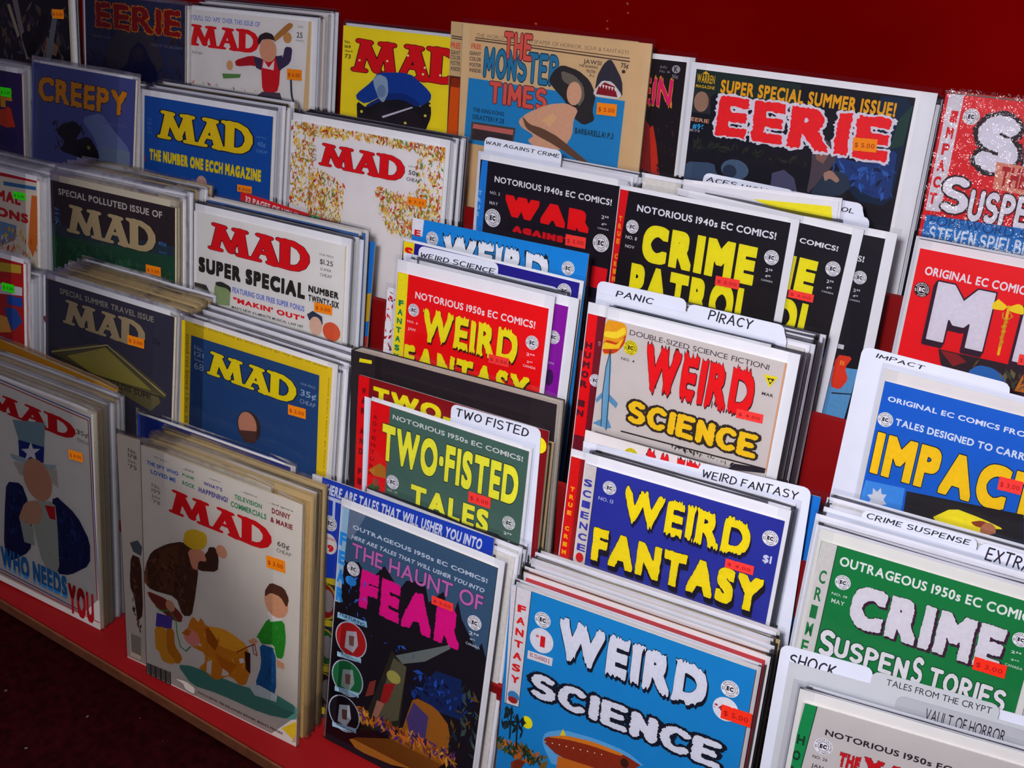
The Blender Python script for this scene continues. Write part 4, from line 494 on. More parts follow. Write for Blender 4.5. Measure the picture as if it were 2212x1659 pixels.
{'id': 'twofist','k': 'comic_book','m': [-0.59016,0.61513,0.68414,0.99997,-0.00143,-0.00738,0.00751,0.23579,0.97178],'w': 172.7,'h': 260.1,'th': 2.5,'c': '4A6A5E','b': (1,2,3),'bc': 'F2F2F6','s': 1,'l': 'grey green comic with tall yellow title in front of the handwritten fisted card','t': 'comic book','a': [('P','spine_strip','E80C14',[(-0.1,260.4),(22.2,261),(22,169.6),(-2.4,167.6)]),('T','small_lettering','A','8C1014',(3.7,247.2),(8.4,243.2),{'f': 'b','b': 0.06}),('T','small_lettering','D','8C1014',(3.4,240),(8.2,235.9),{'f': 'b','b': 0.06}),('T','small_lettering','V','8C1014',(3.2,232.7),(7.9,228.7),{'f': 'b','b': 0.06}),('T','small_lettering','E','8C1014',(3,225.4),(7.7,221.3),{'f': 'b','b': 0.06}),('T','small_lettering','N','8C1014',(2.7,218.1),(7.5,214),{'f': 'b','b': 0.06}),('T','small_lettering','T','8C1014',(2.5,210.7),(7.3,206.6),{'f': 'b','b': 0.06}),('T','small_lettering','U','8C1014',(2.2,203.3),(7,199.2),{'f': 'b','b': 0.06}),('T','small_lettering','R','8C1014',(2,195.9),(6.8,191.7),{'f': 'b','b': 0.06}),('T','small_lettering','E','8C1014',(1.8,188.4),(6.6,184.2),{'f': 'b','b': 0.06}),('T','small_lettering','NOTORIOUS 1950s EC COMICS!','D8DCD8',(26.2,253.7),(167.9,249),{'f': 'b','b': 0.04}),('T','title_lettering','TWO·FISTED','F4F03C',(15.3,242),(165.9,204.5),{'f': 'b','o': '1C3028','w': 0.018,'b': 0.08}),('T','title_lettering','TALES','F4F03C',(51.9,190.4),(139,166.9),{'f': 'b','o': '1C3028','w': 0.018,'b': 0.08}),('P','illustration','B87420',[(1.5,188.3),(14.3,199.7),(21.1,197.4),(22.6,186.1),(8.5,184.6)]),('P','illustration','3C5C34',[(0.9,170.1),(8.8,178.7),(15.8,175),(14.6,167.1)]),('D','illustration','A04838',(10.5,178.5),(3.7,4.4)),('E','publisher_emblem','1C1A24','E8E6EC',(30.6,184.9),7.2),('E','publisher_emblem','202C28','D4D8D4',(160.2,186),6.7),('T','small_lettering','NO. 34','C0C8C0',(25,176.6),(37,174.4),{'f': 'b','b': 0.02}),('T','small_lettering','2⁵⁰','E0E4E0',(156,176.5),(164.3,173.6),{'f': 'b','b': 0.03}),('T','small_lettering','3⁴⁵','E0E4E0',(157,168.7),(162.8,166.6),{'f': 'b','b': 0.03}),('T','small_lettering','CANADA','C8D0C8',(156.3,163.7),(167.1,161.8),{'f': 'b','b': 0.02}),('K','price_sticker','FF3A34',(116.5,204.3),(140.2,193.7),'$ 3.00',0)]},
{'id': 'wfblue','k': 'comic_book','m': [-0.36141,0.61504,0.68386,0.9992,0.03963,-0.00572,-0.00463,0.25621,0.96661],'w': 173.7,'h': 261.8,'th': 2.5,'c': '2C349C','b': (2,3,9),'bc': 'F2F2F6','s': 1,'l': 'blue violet comic with ragged yellow fantasy title and pale science strip','t': 'comic book','a': [('P','spine_strip','CFC8C4',[(-0.2,261.8),(11,261.6),(10.8,164.1),(-0.8,163.8)]),('T','small_lettering','S','3C3CA4',(0.6,248.4),(8.3,241.8),{'f': 'b','b': 0.06}),('T','small_lettering','C','3C3CA4',(0.7,238.3),(8.5,231.7),{'f': 'b','b': 0.06}),('T','small_lettering','I','3C3CA4',(0.9,228.2),(8.7,221.6),{'f': 'b','b': 0.06}),('T','small_lettering','E','3C3CA4',(1,218),(8.8,211.3),{'f': 'b','b': 0.06}),('T','small_lettering','N','3C3CA4',(1.2,207.7),(9,201),{'f': 'b','b': 0.06}),('T','small_lettering','C','3C3CA4',(1.3,197.3),(9.2,190.7),{'f': 'b','b': 0.06}),('T','small_lettering','E','3C3CA4',(1.4,186.9),(9.4,180.2),{'f': 'b','b': 0.06}),('D','illustration','C81C20',(5.1,173.7),(3.7,4.7)),('L','spine_strip','2A2430',0.6,[(11,261.6),(10.8,164.1)]),('T','title_lettering','WEIRD','FAE00C',(38.3,251.4),(149.6,221.2),{'f': 'b','r': 0.04,'o': '18143A','w': 0.008,'s': '18143A','x': 0.03,'y': -0.08,'b': 0.08}),('T','title_lettering','FANTASY','F4DC0C',(15.4,207.4),(166.6,175.6),{'f': 'b','r': 0.014,'o': '141028','w': 0.012,'s': '141028','x': 0.06,'y': -0.14,'b': 0.12}),('T','small_lettering','NO. 13','B8BCDC',(15.7,236.5),(29.6,233.2),{'f': 'b','b': 0.02}),('T','small_lettering','$1','C8CCE4',(162.2,229.3),(169.4,222.6),{'f': 'b','b': 0.06}),('E','publisher_emblem','1C1A24','E8E6EC',(24.6,246.6),6.2),('E','publisher_emblem','1C1A24','E8E6EC',(165.2,244.4),6.6),('P','illustration','E86014',[(122.6,161),(172.2,163.4),(172.5,157.4),(137.4,155.3)]),('K','price_sticker','FF3A34',(133.2,216.5),(157,208.4),'$ 4.00',0)]},
{'id': 'crimes','k': 'comic_book','m': [-0.15702,0.61656,0.68286,0.9998,0.01885,0.00592,-0.01141,0.3061,0.95193],'w': 162,'h': 253.3,'th': 2.5,'c': '0F7A3C','b': (3,5,9),'bc': 'E4E2DC','s': 1,'l': 'green comic with big white wavy crime title and pale spine strip','t': 'comic book','a': [('P','spine_strip','C9C6C2',[(0.4,253.3),(12.9,253.3),(12.1,156.3),(-0.8,155.2)]),('L','spine_strip','242A28',0.6,[(12.9,253.3),(12.1,156.3)]),('T','small_lettering','C','14743C',(3.9,229.9),(9.2,218.6),{'f': 'b','b': 0.04}),('T','small_lettering','R','14743C',(3.2,214.5),(8.6,203.1),{'f': 'b','b': 0.04}),('T','small_lettering','I','14743C',(2.5,198.8),(7.9,187.4),{'f': 'b','b': 0.04}),('T','small_lettering','M','14743C',(1.8,183.1),(7.3,171.5),{'f': 'b','b': 0.04}),('T','small_lettering','E','14743C',(1.1,167.1),(6.6,155.5),{'f': 'b','b': 0.04}),('T','small_lettering','OUTRAGEOUS 1950s EC COMICS!','E4E8E4',(16.9,245.8),(163.6,237.9),{'f': 'b','b': 0.05}),('T','title_lettering','CRIME','D8D4DC',(32.1,227.9),(143.7,191.9),{'f': 'b','r': 0.02,'o': '2A1428','w': 0.01,'s': '3A1830','x': 0.045,'y': -0.04,'b': 0.13}),('T','title_lettering','S','E0DEE2',(14.3,182),(26.7,158.8),{'f': 's','o': '123C24','w': 0.05,'b': 0.24}),('T','title_lettering','USPEN','E0DEE2',(26.6,179),(83.6,161.7),{'f': 's','o': '123C24','w': 0.05,'b': 0.24}),('T','title_lettering','S','E0DEE2',(86.1,184.6),(94.3,160.8),{'f': 's','o': '123C24','w': 0.05,'b': 0.24}),('T','title_lettering','TORIES','E0DEE2',(99,180.2),(154.3,162.1),{'f': 's','o': '123C24','w': 0.05,'b': 0.24}),('E','publisher_emblem','1C1A24','E8E6EC',(22.5,224.9),6.1),('E','publisher_emblem','1C1A24','E8E6EC',(153.3,223.5),5.7),('T','small_lettering','NO. 19','D4DCD4',(16,214.8),(28.1,212.7),{'f': 'b','b': 0.02}),('T','small_lettering','MAY','D4DCD4',(16.9,209.5),(27.1,205.9),{'f': 'b','b': 0.02}),('T','small_lettering','2⁵⁰','E0E4E0',(149.1,213.6),(156.1,211.4),{'f': 'b','b': 0.03}),('T','small_lettering','3⁴⁵','E0E4E0',(150.3,207.1),(155.8,205.7),{'f': 'b','b': 0.03}),('T','small_lettering','CANADA','C8D4C8',(147.3,202.4),(159.3,200.3),{'f': 'b','b': 0.02}),('K','price_sticker','FF2A10',(126.7,200.3),(149.4,189.8),'$ 3.00',0)]},
{'id': 'whoneeds','k': 'magazine','m': [-1.13862,0.54232,0.59697,0.99969,0.01411,-0.02073,0.01678,0.23819,0.97107],'w': 210.3,'h': 272.1,'th': 2.5,'c': 'DDD9CE','b': (1,2,2),'bc': 'F2F2F6','s': 1,'l': 'white magazine with red and blue rule, red slab title and figure in blue coat','t': 'magazine','a': [('L','cover_print','2C3C90',1.2,[(31.4,272),(206,266.3),(210.4,40.3)]),('L','cover_print','B01818',1.2,[(31,268.2),(203,263),(207.4,39.1)]),('L','cover_print','2C3C90',1.2,[(36.7,16.7),(120,15.2),(201.6,12.6)]),('L','cover_print','B01818',1.2,[(36.3,12.6),(119.7,11.2),(212.9,9.9)]),('T','title_lettering','MAD','C41018',(24.3,253.6),(182.6,230.9),{'f': 'm'}),('P','illustration','7C98A0',[(77.8,227.2),(133.3,239.4),(129.7,207.5),(88.3,199)]),('P','illustration','1C2E78',[(85.9,204.6),(129.8,208.6),(127.5,188.1),(85.6,183.3)]),('P','illustration','A0B4B8',[(68.1,182.2),(87,183.8),(132.5,187.6),(149.4,192.9),(146.2,185.7),(109.4,178.1),(74.8,175.7)]),('P','illustration','D8D8DC',[(107.4,208.4),(110.8,200.9),(123.1,204.3),(112.9,195.5),(115.8,187.5),(106,189.5),(95.3,181.1),(99.7,191.3),(90.1,194.1),(102.7,198.4)]),('P','illustration','B8B4A8',[(74.6,173.5),(149,186.6),(150.4,163.9),(136.8,167.9),(85,159.7)]),('D','illustration','C89070',(115.4,163.1),(24.5,26.2)),('P','illustration','1A2250',[(60.2,143),(87.1,149.6),(97.1,129),(102.7,89),(94.8,61.5),(56.6,33.7),(47.5,51.1),(53.9,105.5)]),('P','illustration','1A2250',[(141.4,154.6),(179.2,139.7),(199.5,112.7),(198.1,81.9),(163.4,55.6),(140.3,49.1),(132.9,110.7)]),('S','illustration',['22306A','141C44','2A3C78'],(57,139.7),(197.6,72.9),60,(5,14),25,[(62.9,139.4),(86.9,147.3),(99.7,88),(57,38.5)]),('S','illustration',['22306A','141C44','2A3C78'],(144.3,155.5),(197.6,72.9),50,(5,14),26,[(146.7,150),(194,110.7),(192.6,82),(143.4,52.5)]),('P','illustration','A8B0A0',[(103.1,133.2),(143.6,144.6),(146.2,119.7),(146,49),(117.4,51.8),(103.6,100.4)]),('P','illustration','C01C28',[(126.1,134.4),(143.2,138.1),(143.5,120.9),(133.5,119.7)]),('P','illustration','C89878',[(91.1,126.9),(114.9,137.1),(122.5,124.6),(115.6,106.8),(97.6,98.3),(77,97.8)]),('P','illustration','A8ACA0',[(80.3,101.2),(103.4,98.2),(104.5,74),(86.7,72.1)]),('T','title_lettering','WHO NEEDS','2878B8',(41.8,51.4),(157.5,21.7),{'f': 'b','b': 0.1}),('T','title_lettering','YOU','B01018',(160,45.3),(201.9,5.3),{'f': 'b','b': 0.1}),('T','small_lettering','35¢','5A544C',(184.6,247.6),(203.3,242.2),{'f': 'b','b': 0.02}),('T','small_lettering','CHEAP','6A645C',(185.6,237.3),(204.8,233.2),{'f': 'b'}),('K','price_sticker','FF8A0A',(172,220.5),(194.2,209.2),'$ 4.00',4)]},
{'id': 'mad60','k': 'magazine','m': [-0.82835,0.52391,0.59326,0.9999,0.01401,-0.00309,-0.00041,0.24301,0.97002],'w': 212.1,'h': 274.8,'th': 2.5,'c': 'DDD4C6','b': None, 'bc': 'F2F2F6','s': 1,'l': 'cream magazine with red slab title and two figures beside an orange dog','t': 'magazine','a': [('T','small_lettering','We gore...','3C3830',(18.6,268.1),(39.6,266),{'f': 'b','b': 0.02}),('T','small_lettering','...score','3C3830',(58.2,267.5),(73.6,265.4),{'f': 'b','b': 0.02}),('T','small_lettering','...explore','3C3830',(91.8,267.4),(109.7,265.6),{'f': 'b','b': 0.02}),('T','small_lettering','...deplore','3C3830',(135.3,266.3),(156.3,264.1),{'f': 'b','b': 0.02}),('T','small_lettering','...and ignore','3C3830',(171.1,265.7),(201.2,263.2),{'f': 'b','b': 0.02}),('T','small_lettering','THE SPY WHO','3C68B8',(8.1,260.4),(52.5,256.1),{'f': 'b','b': 0.07}),('T','small_lettering','LOVED ME','3C68B8',(13.6,252),(48.6,247.3),{'f': 'b','b': 0.07}),('T','small_lettering','PUNK','3C8C5C',(58.1,261.1),(74.8,258),{'f': 'b','b': 0.07}),('T','small_lettering','ROCK','3C8C5C',(57.9,252.8),(74.7,248.4),{'f': 'b','b': 0.07}),('T','small_lettering', "WHAT'S", '504494',(86.9,261),(111.5,257),{'f': 'b','b': 0.07}),('T','small_lettering','HAPPENING?','504494',(80.1,252.9),(119.2,247.2),{'f': 'b','b': 0.07}),('T','small_lettering','TELEVISION','3C8C5C',(127.5,259.6),(162.7,254.6),{'f': 'b','b': 0.07}),('T','small_lettering','COMMERCIALS','3C8C5C',(122.8,250.8),(168.5,244.8),{'f': 'b','b': 0.07}),('T','small_lettering','DONNY','8C2830',(175.3,260.3),(197.8,254.4),{'f': 'b','b': 0.07}),('T','small_lettering','& MARIE','8C2830',(173.8,250.2),(201.1,244.7),{'f': 'b','b': 0.07}),('T','title_lettering','MAD','D41018',(38.2,239.1),(175.8,210.9),{'f': 'm'}),('T','small_lettering','No.','7C746C',(14.5,236.8),(26.7,232.5),{'f': 'b'}),('T','small_lettering','199','7C746C',(14.3,230.9),(26.5,226.5),{'f': 'b'}),('T','small_lettering','June','7C746C',(14.1,224.4),(26.4,221.1),{'f': 'b'}),('T','small_lettering', "'78", '7C746C',(13.9,218.9),(26.2,214.6),{'f': 'b'}),('T','small_lettering','60¢','5C544C',(182.7,227.3),(197.8,222),{'f': 'b','b': 0.03}),('T','small_lettering','CHEAP','6C645C',(182,219.2),(200.3,215.3),{'f': 'b'}),('P','illustration','4C8C7C',[(46.5,30.5),(68.1,38),(150.7,43.5),(168.8,54),(215,48.2),(215.4,33.4),(169.4,21.1),(106.9,19),(67.8,13.6)]),('P','illustration','4C2C1C',[(2.4,136.4),(11.4,155.8),(34.8,173.2),(57.4,183.6),(73.1,179.8),(79.2,158.4),(74.1,124.6),(68.9,99.6),(55.9,94.6),(46.5,114.3),(10,109),(-1.6,115.8)]),('P','illustration','5C3420',[(24.8,163.1),(51,177.4),(53.1,122.2),(33.4,114.9),(17,119.8)]),('S','illustration',['5C3420','6A4028','3E2418','4A2A1A'],(1.7,163.2),(78.6,104.7),70,(7,18),21,[(4.1,134.3),(24.8,163.1),(70,178.8),(76.6,152.2),(69,103.7),(56,98.7),(46.6,117),(6.7,113.3)]),('P','illustration','44281C',[(76.1,165.2),(91.9,183.7),(93.4,189.4),(102.6,192.6),(107.2,181.3),(105.6,165.2),(79.2,157.1)]),('P','illustration','7C3428',[(1.4,105.8),(33.2,106.6),(55.9,95.9),(54.1,85.6),(39.3,84),(12.8,93.4)]),('P','illustration','54409C',[(17.6,84),(41,87.5),(39,71.3),(15.4,66.3)]),('P','illustration','C87A18',[(30.7,70.9),(43,72.9),(43.3,53.3),(55,42.5),(49.9,32.4),(36.4,30.6),(31.6,38.7)]),('P','illustration','E09A28',[(13.7,65.7),(31.7,71),(31.6,41.5),(44.9,34.1),(39.7,27.7),(24.5,25.7),(19.7,36.7),(14.6,37.5)]),('P','illustration','D8B028',[(57.4,182.3),(60.8,196.4),(73.4,203.7),(90.5,203.8),(91.3,192.6),(85.7,184.2),(70,178.8)]),('P','illustration','D89070',[(63.7,176.6),(85.7,184.2),(91.2,171.8),(79.3,168.9),(77.6,156.5),(69.7,157.7)]),('D','illustration','D89878',(110.9,190.3),(7.4,7.2)),('D','illustration','D09070',(38,100.1),(6.7,6.7)),('L','illustration','3C9448',1.4,[(16.2,91.9),(22.8,88.8),(36.2,93.9),(45.9,86.6),(47.3,70.4),(51.9,55.4),(60.1,53.1),(66.8,61.4)]),('P','illustration','D8841C',[(65.6,91.4),(70.6,100.2),(78.5,95.1),(81.8,103.2),(89.7,95.3),(103.9,99.5),(125.7,100),(144.1,95.2),(150.3,81.6),(150.4,65.4),(144.5,46.4),(135.2,42.4),(127.4,47.4),(119.6,46.9),(103.7,34.6),(94.1,36.2),(87.7,39.1),(77.9,39.3),(87.7,50.4),(87.8,61.6),(68.4,62.1),(58.8,69.4)]),('P','illustration','F0A828',[(91.3,96),(113.3,101.9),(134.9,98.3),(147.1,91.1),(131.9,80.9),(110.1,78.9),(94.4,83.5)]),('S','illustration',['E89A28','C87818','F0B040'],(65.6,88.7),(147.5,50.4),40,(3,8),22,[(68.7,81.6),(94.4,94.5),(131.8,95.7),(147.2,83),(135.2,45.2),(100.5,41.7),(87.8,53.2)]),('D','illustration','E89080',(68.6,73.3),(11.9,10)),('P','illustration','DDD4C6',[(90.3,52.8),(97.4,57.1),(96,38.4),(89.6,39.3)]),('P','illustration','DDD4C6',[(113.3,56.7),(122,60.4),(120.5,47.8),(110.7,43.2)]),('P','illustration','C87014',[(53.9,73),(62.2,81.8),(68.7,81.6),(63.7,72.7)]),('P','illustration','A8580C',[(88.1,92),(92.8,95.2),(107,83.1),(102.2,70.2),(91.1,76.7)]),('D','illustration','E8E4DC',(80.8,69.3),(2.3,1.1)),('P','illustration','C87014',[(102.2,67.4),(119.5,66.2),(132,65.9),(122.7,51),(110.1,54)]),('P','illustration','E8E4DC',[(135,74),(140.5,77.6),(142.7,73),(136.6,69.2)]),('P','illustration','3A1C14',[(142.6,86.6),(150.2,87),(150.5,62.6),(144.3,65.5)]),('P','illustration','2C9428',[(173.4,138.4),(193.6,142.4),(196.5,121.5),(193.2,97.9),(184.5,95.6),(181.2,110.2),(165.1,103.7),(160.5,109.8),(157.5,108.6)]),('P','illustration','1C5C94',[(162.1,103.8),(183.4,105.7),(185.4,52.9),(171.9,48.5),(156.7,51.6),(165.4,79.7)]),('S','illustration',['3CA834','2A8A24'],(160.2,130.8),(194.6,102.4),18,(3,8),23,[(173.4,135.9),(192.2,140.6),(194.2,120.6),(190.2,103.2),(165,106.3)]),('S','illustration',['2A6CA8','184C80'],(159.1,101.3),(183.8,55),18,(4,10),24,[(165.1,101),(181.4,102.3),(183.2,57.4),(162.8,54.1)]),('P','illustration','E8E4DC',[(171.8,144.3),(192.1,146.9),(190.8,141.3),(176.4,134.4)]),('D','illustration','DCA078',(183.2,158.9),(15.2,16.7)),('P','illustration','5A3424',[(168.5,167.5),(175.5,179),(192.8,179),(199.3,168.8),(196.7,157.7),(188.8,167.4),(175.8,167.6),(168.6,159.9)]),('P','illustration','DCA078',[(184.5,94.3),(194.8,93.2),(195,86.6),(186.2,85.6)]),('P','illustration','DCA078',[(147,100.4),(154.5,107.4),(160.5,105.8),(154.6,98.1)]),('P','illustration','C8D4D0',[(147.6,47.7),(162.8,54.1),(186.9,52.2),(185.6,43.5),(156.9,39.2)]),('L','illustration','8C2820',1,[(131.9,80.9),(147.1,93.8),(156.1,100.1),(159.3,88),(154.7,88.8),(153.1,98.9)]),('R','illustration','2A2826',(-3.4,14.2),(-0.7,-7.3)),('R','illustration','2A2826',(-0.8,14.4),(1.1,-7.4)),('R','illustration','2A2826',(1.8,14.6),(3.7,-7.2)),('R','illustration','2A2826',(4.4,14.8),(7,-6.7)),('R','illustration','2A2826',(6.9,15),(8.8,-6.8)),('R','illustration','2A2826',(9.5,15.2),(11.4,-6.6)),('R','illustration','2A2826',(12.1,15.4),(14.6,-6.1)),('R','illustration','2A2826',(14.7,15.6),(16.5,-6.2)),('R','illustration','2A2826',(17.2,15.7),(19,-6)),('R','illustration','2A2826',(19.8,15.9),(22.2,-5.5)),('R','illustration','2A2826',(22.3,16.1),(24.1,-5.6)),('R','illustration','2A2826',(24.8,16.3),(26.6,-5.4)),('R','illustration','2A2826',(27.4,16.5),(29.8,-4.9)),('R','illustration','2A2826',(29.9,16.7),(31.6,-5)),('R','illustration','2A2826',(32.4,16.9),(34.1,-4.8)),('R','illustration','2A2826',(35,17.1),(37.3,-4.3)),('P','illustration','8C8478',[(41.1,12.4),(61.2,17.2),(75,13.9),(74.2,2),(57.7,2.1),(54.4,9.4)]),('P','illustration','DDD4C6',[(43.1,11.8),(59.5,15),(72.7,12),(72,3.9),(59,4.7),(55.8,10.8)]),('T','small_lettering', "EXCLUSIVE: FBI RELEASES BIONIC MAN'S FINGER", '3C342C',(77.6,10.6),(195.4,7.7),{'f': 'b','b': 0.05}),('P','illustration','E8C020',[(193.7,15.3),(218.2,37.4),(219.9,32.7),(208.8,8.3)]),('P','illustration','C8A878',[(207.4,4.9),(219.8,35.4),(219.1,8.9)]),('K','price_sticker','FF8A0A',(170.8,208.7),(194.2,195.7),'$ 3.00',2)]},
{'id': 'haunt','k': 'comic_book','m': [-0.59465,0.54772,0.59648,0.99975,-0.00264,-0.02229,0.0222,0.26241,0.9647],'w': 173.5,'h': 264.6,'th': 2.5,'c': '1B161E','b': (3,5,7),'bc': 'F2F2F6','s': 1,'l': 'dark comic with magenta fear title on grey blue and three round portraits','t': 'comic book','a': [('P','cover_print','3C5A78',[(0.2,264.8),(173.3,264.2),(172.8,172.5),(167.1,185.5),(162.5,175.7),(143.4,200.6),(137.4,217.3),(132.2,194),(121,220.3),(106.6,203),(100.4,221.8),(80.3,215.8),(73.1,203.2),(54.2,221.4),(39,199.7),(24.5,213.9),(9.5,208.2),(0.6,220.8)]),('P','spine_strip','9CC0D8',[(0.2,264.8),(9.1,264.6),(6.2,162.3),(-3.6,161.5),(-3.4,215.3)]),('P','cover_print','6C7C94',[(9.5,265.1),(28.6,265.1),(14,233.6),(8.3,235.5)]),('T','small_lettering','F','2890E0',(-0.3,238.3),(8.3,223.7),{'f': 'b','b': 0.1}),('T','small_lettering','E','2890E0',(-0,218.6),(8.6,203.9),{'f': 'b','b': 0.1}),('T','small_lettering','A','2890E0',(0.3,198.7),(9,183.9),{'f': 'b','b': 0.1}),('T','small_lettering','R','2890E0',(0.6,178.5),(9.3,163.6),{'f': 'b','b': 0.1}),('T','small_lettering','OUTRAGEOUS 1950s EC COMICS!','C8D4E4',(14.6,250.5),(165,246.2),{'f': 'b','b': 0.05}),('T','small_lettering','HERE ARE TALES THAT WILL USHER YOU INTO','C8D4E4',(13.8,239.9),(163.1,235.6),{'f': 'b','b': 0.05,'sl': 0.2}),('T','title_lettering','THE HAUNT OF','C86CB4',(15.5,232.2),(163.1,216.4),{'f': 'b','o': '24182C','w': 0.02,'b': 0.03}),('T','title_lettering','FEAR','E41088',(28.7,208.6),(143.5,167.5),{'f': 'b','r': 0.02,'b': 0.13}),('P','illustration','6C7470',[(73,130.8),(133.1,168.9),(135.5,166),(109.4,140.6),(81.2,125.1)]),('P','illustration','2C2820',[(71.3,136.2),(89.9,123.9),(88.5,53.8),(41.2,28.7),(60.1,93.8)]),('P','illustration','5C5840',[(74.2,129.3),(89.7,125.8),(86.4,63.5),(58,45.6),(69.7,108.6)]),('D','illustration','A8A050',(76.3,108.4),(8.3,6.8)),('P','illustration','A01C20',[(66.5,96.7),(79.1,102.4),(72.7,78.4),(62.5,69.3)]),('P','illustration','A8705C',[(59.7,74.5),(68.7,74.4),(61.7,53.9),(55.9,55.4)]),('P','illustration','8C342C',[(49.2,90.9),(56.5,96.4),(54.8,78.6),(45.3,72)]),('P','illustration','14285C',[(101.1,99.9),(122.5,136.3),(151,139.1),(156.1,96.8),(127.4,93.5)]),('S','illustration',['1C3C90','2450B0','14204C','0C1438'],(98.1,127.5),(168.2,98.5),70,(4,13),4,0),('S','illustration',['2860C8','3470D8'],(14.8,198.3),(38.7,155.2),16,(2,9),9,0),('S','illustration',['2860C8','1C48A0'],(44.8,137.2),(104.5,146.6),8,(2,9),10,0),('P','illustration','A0601C',[(101.3,98),(126.9,97.4),(145.3,83.4),(146.5,37.8),(93,10.6),(40.9,6.3),(28.3,15.8),(89.6,43.6),(95.4,72.1)]),('P','illustration','4C3C74',[(102,92),(120,83.8),(119.1,53.8),(101.7,53.8),(95.6,70)]),('S','illustration',['C87820','E0A038','8C4414','5C3078','D8702C','34204C'],(36.3,57.1),(154.4,42.7),230,(4,15),6,0),('S','illustration',['3C5048','5C4420','202C3C'],(143.7,131.7),(181.6,56.6),50,(4,14),8,0),('D','illustration','B8C0D0',(23.2,127.5),(19.3,19.8)),('D','illustration','B01C1C',(23.2,127.5),(18,18.5)),('P','illustration','B8B0B8',[(16.9,135.3),(29,139.3),(32.1,125),(26.7,114.3),(16.2,116.1)]),('P','illustration','7C5448',[(20.2,131.4),(26.8,133.2),(27.1,121.9),(21.5,120.9)]),('D','illustration','B8C0D0',(22.5,83.1),(19.7,20.3)),('D','illustration','1C6C3C',(22.5,83.1),(18.3,19)),('P','illustration','94A8A0',[(16.1,91),(28.3,95.4),(31.5,80.7),(26,69.6),(15.4,71.3)]),('P','illustration','7C5448',[(19.4,87.1),(26.1,89.1),(26.5,77.4),(20.8,76.3)]),('D','illustration','B8C0D0',(21.9,41.1),(20,20.8)),('D','illustration','18141C',(21.9,41.1),(18.6,19.5)),('P','illustration','C8D0D8',[(15.4,49),(27.8,53.7),(31,38.8),(25.5,27.3),(14.7,28.8)]),('P','illustration','7C5448',[(18.8,45.1),(25.6,47.2),(25.9,35.3),(20.2,34.1)]),('P','small_lettering','8CC0DC',[(4.7,151.8),(39.8,155.2),(41.1,149),(4.6,145.5)]),('T','small_lettering','FEATURING','1C3448',(7.7,152.4),(37.9,148.9),{'f': 'b','b': 0.04}),('P','small_lettering','A8D0E4',[(7.7,108.2),(37,112.5),(37.5,107.3),(8.1,102.8)]),('T','small_lettering','THE OLD WITCH','1C3448',(9.5,108.9),(36.2,106.7),{'f': 'b','b': 0.03}),('P','small_lettering','A8D0E4',[(7.9,67.9),(37.6,72.8),(38.1,67.4),(8.4,62.4)]),('T','small_lettering','THE VAULT-KEEPER','1C3448',(9.8,68.7),(36.8,66.9),{'f': 'b','b': 0.03}),('P','small_lettering','A8D0E4',[(8.2,25.2),(38.3,30.8),(38.8,25.3),(8.7,19.7)]),('T','small_lettering','THE CRYPT-KEEPER','1C3448',(10,26.3),(37.5,24.5),{'f': 'b','b': 0.03}),('E','publisher_emblem','1C1A24','E8E6EC',(19.4,205),7.5),('D','small_lettering','2C84D0',(17.7,191.3),(6.7,5.1)),('E','publisher_emblem','1C1A24','E8E6EC',(157.4,203),7.4),('T','small_lettering','2⁵⁰','D8DCE4',(153,193.2),(163.3,189.6),{'f': 'b','b': 0.03}),('T','small_lettering','4⁰⁰','D8DCE4',(154.4,186.4),(160.2,184.3),{'f': 'b','b': 0.03}),('T','small_lettering','CANADA','C8D0DC',(150.9,181.2),(165.9,178.5),{'f': 'b','b': 0.02}),('K','price_sticker','FF3A34',(110.6,213.3),(134.1,204.8),'$ 3.00',0)]},
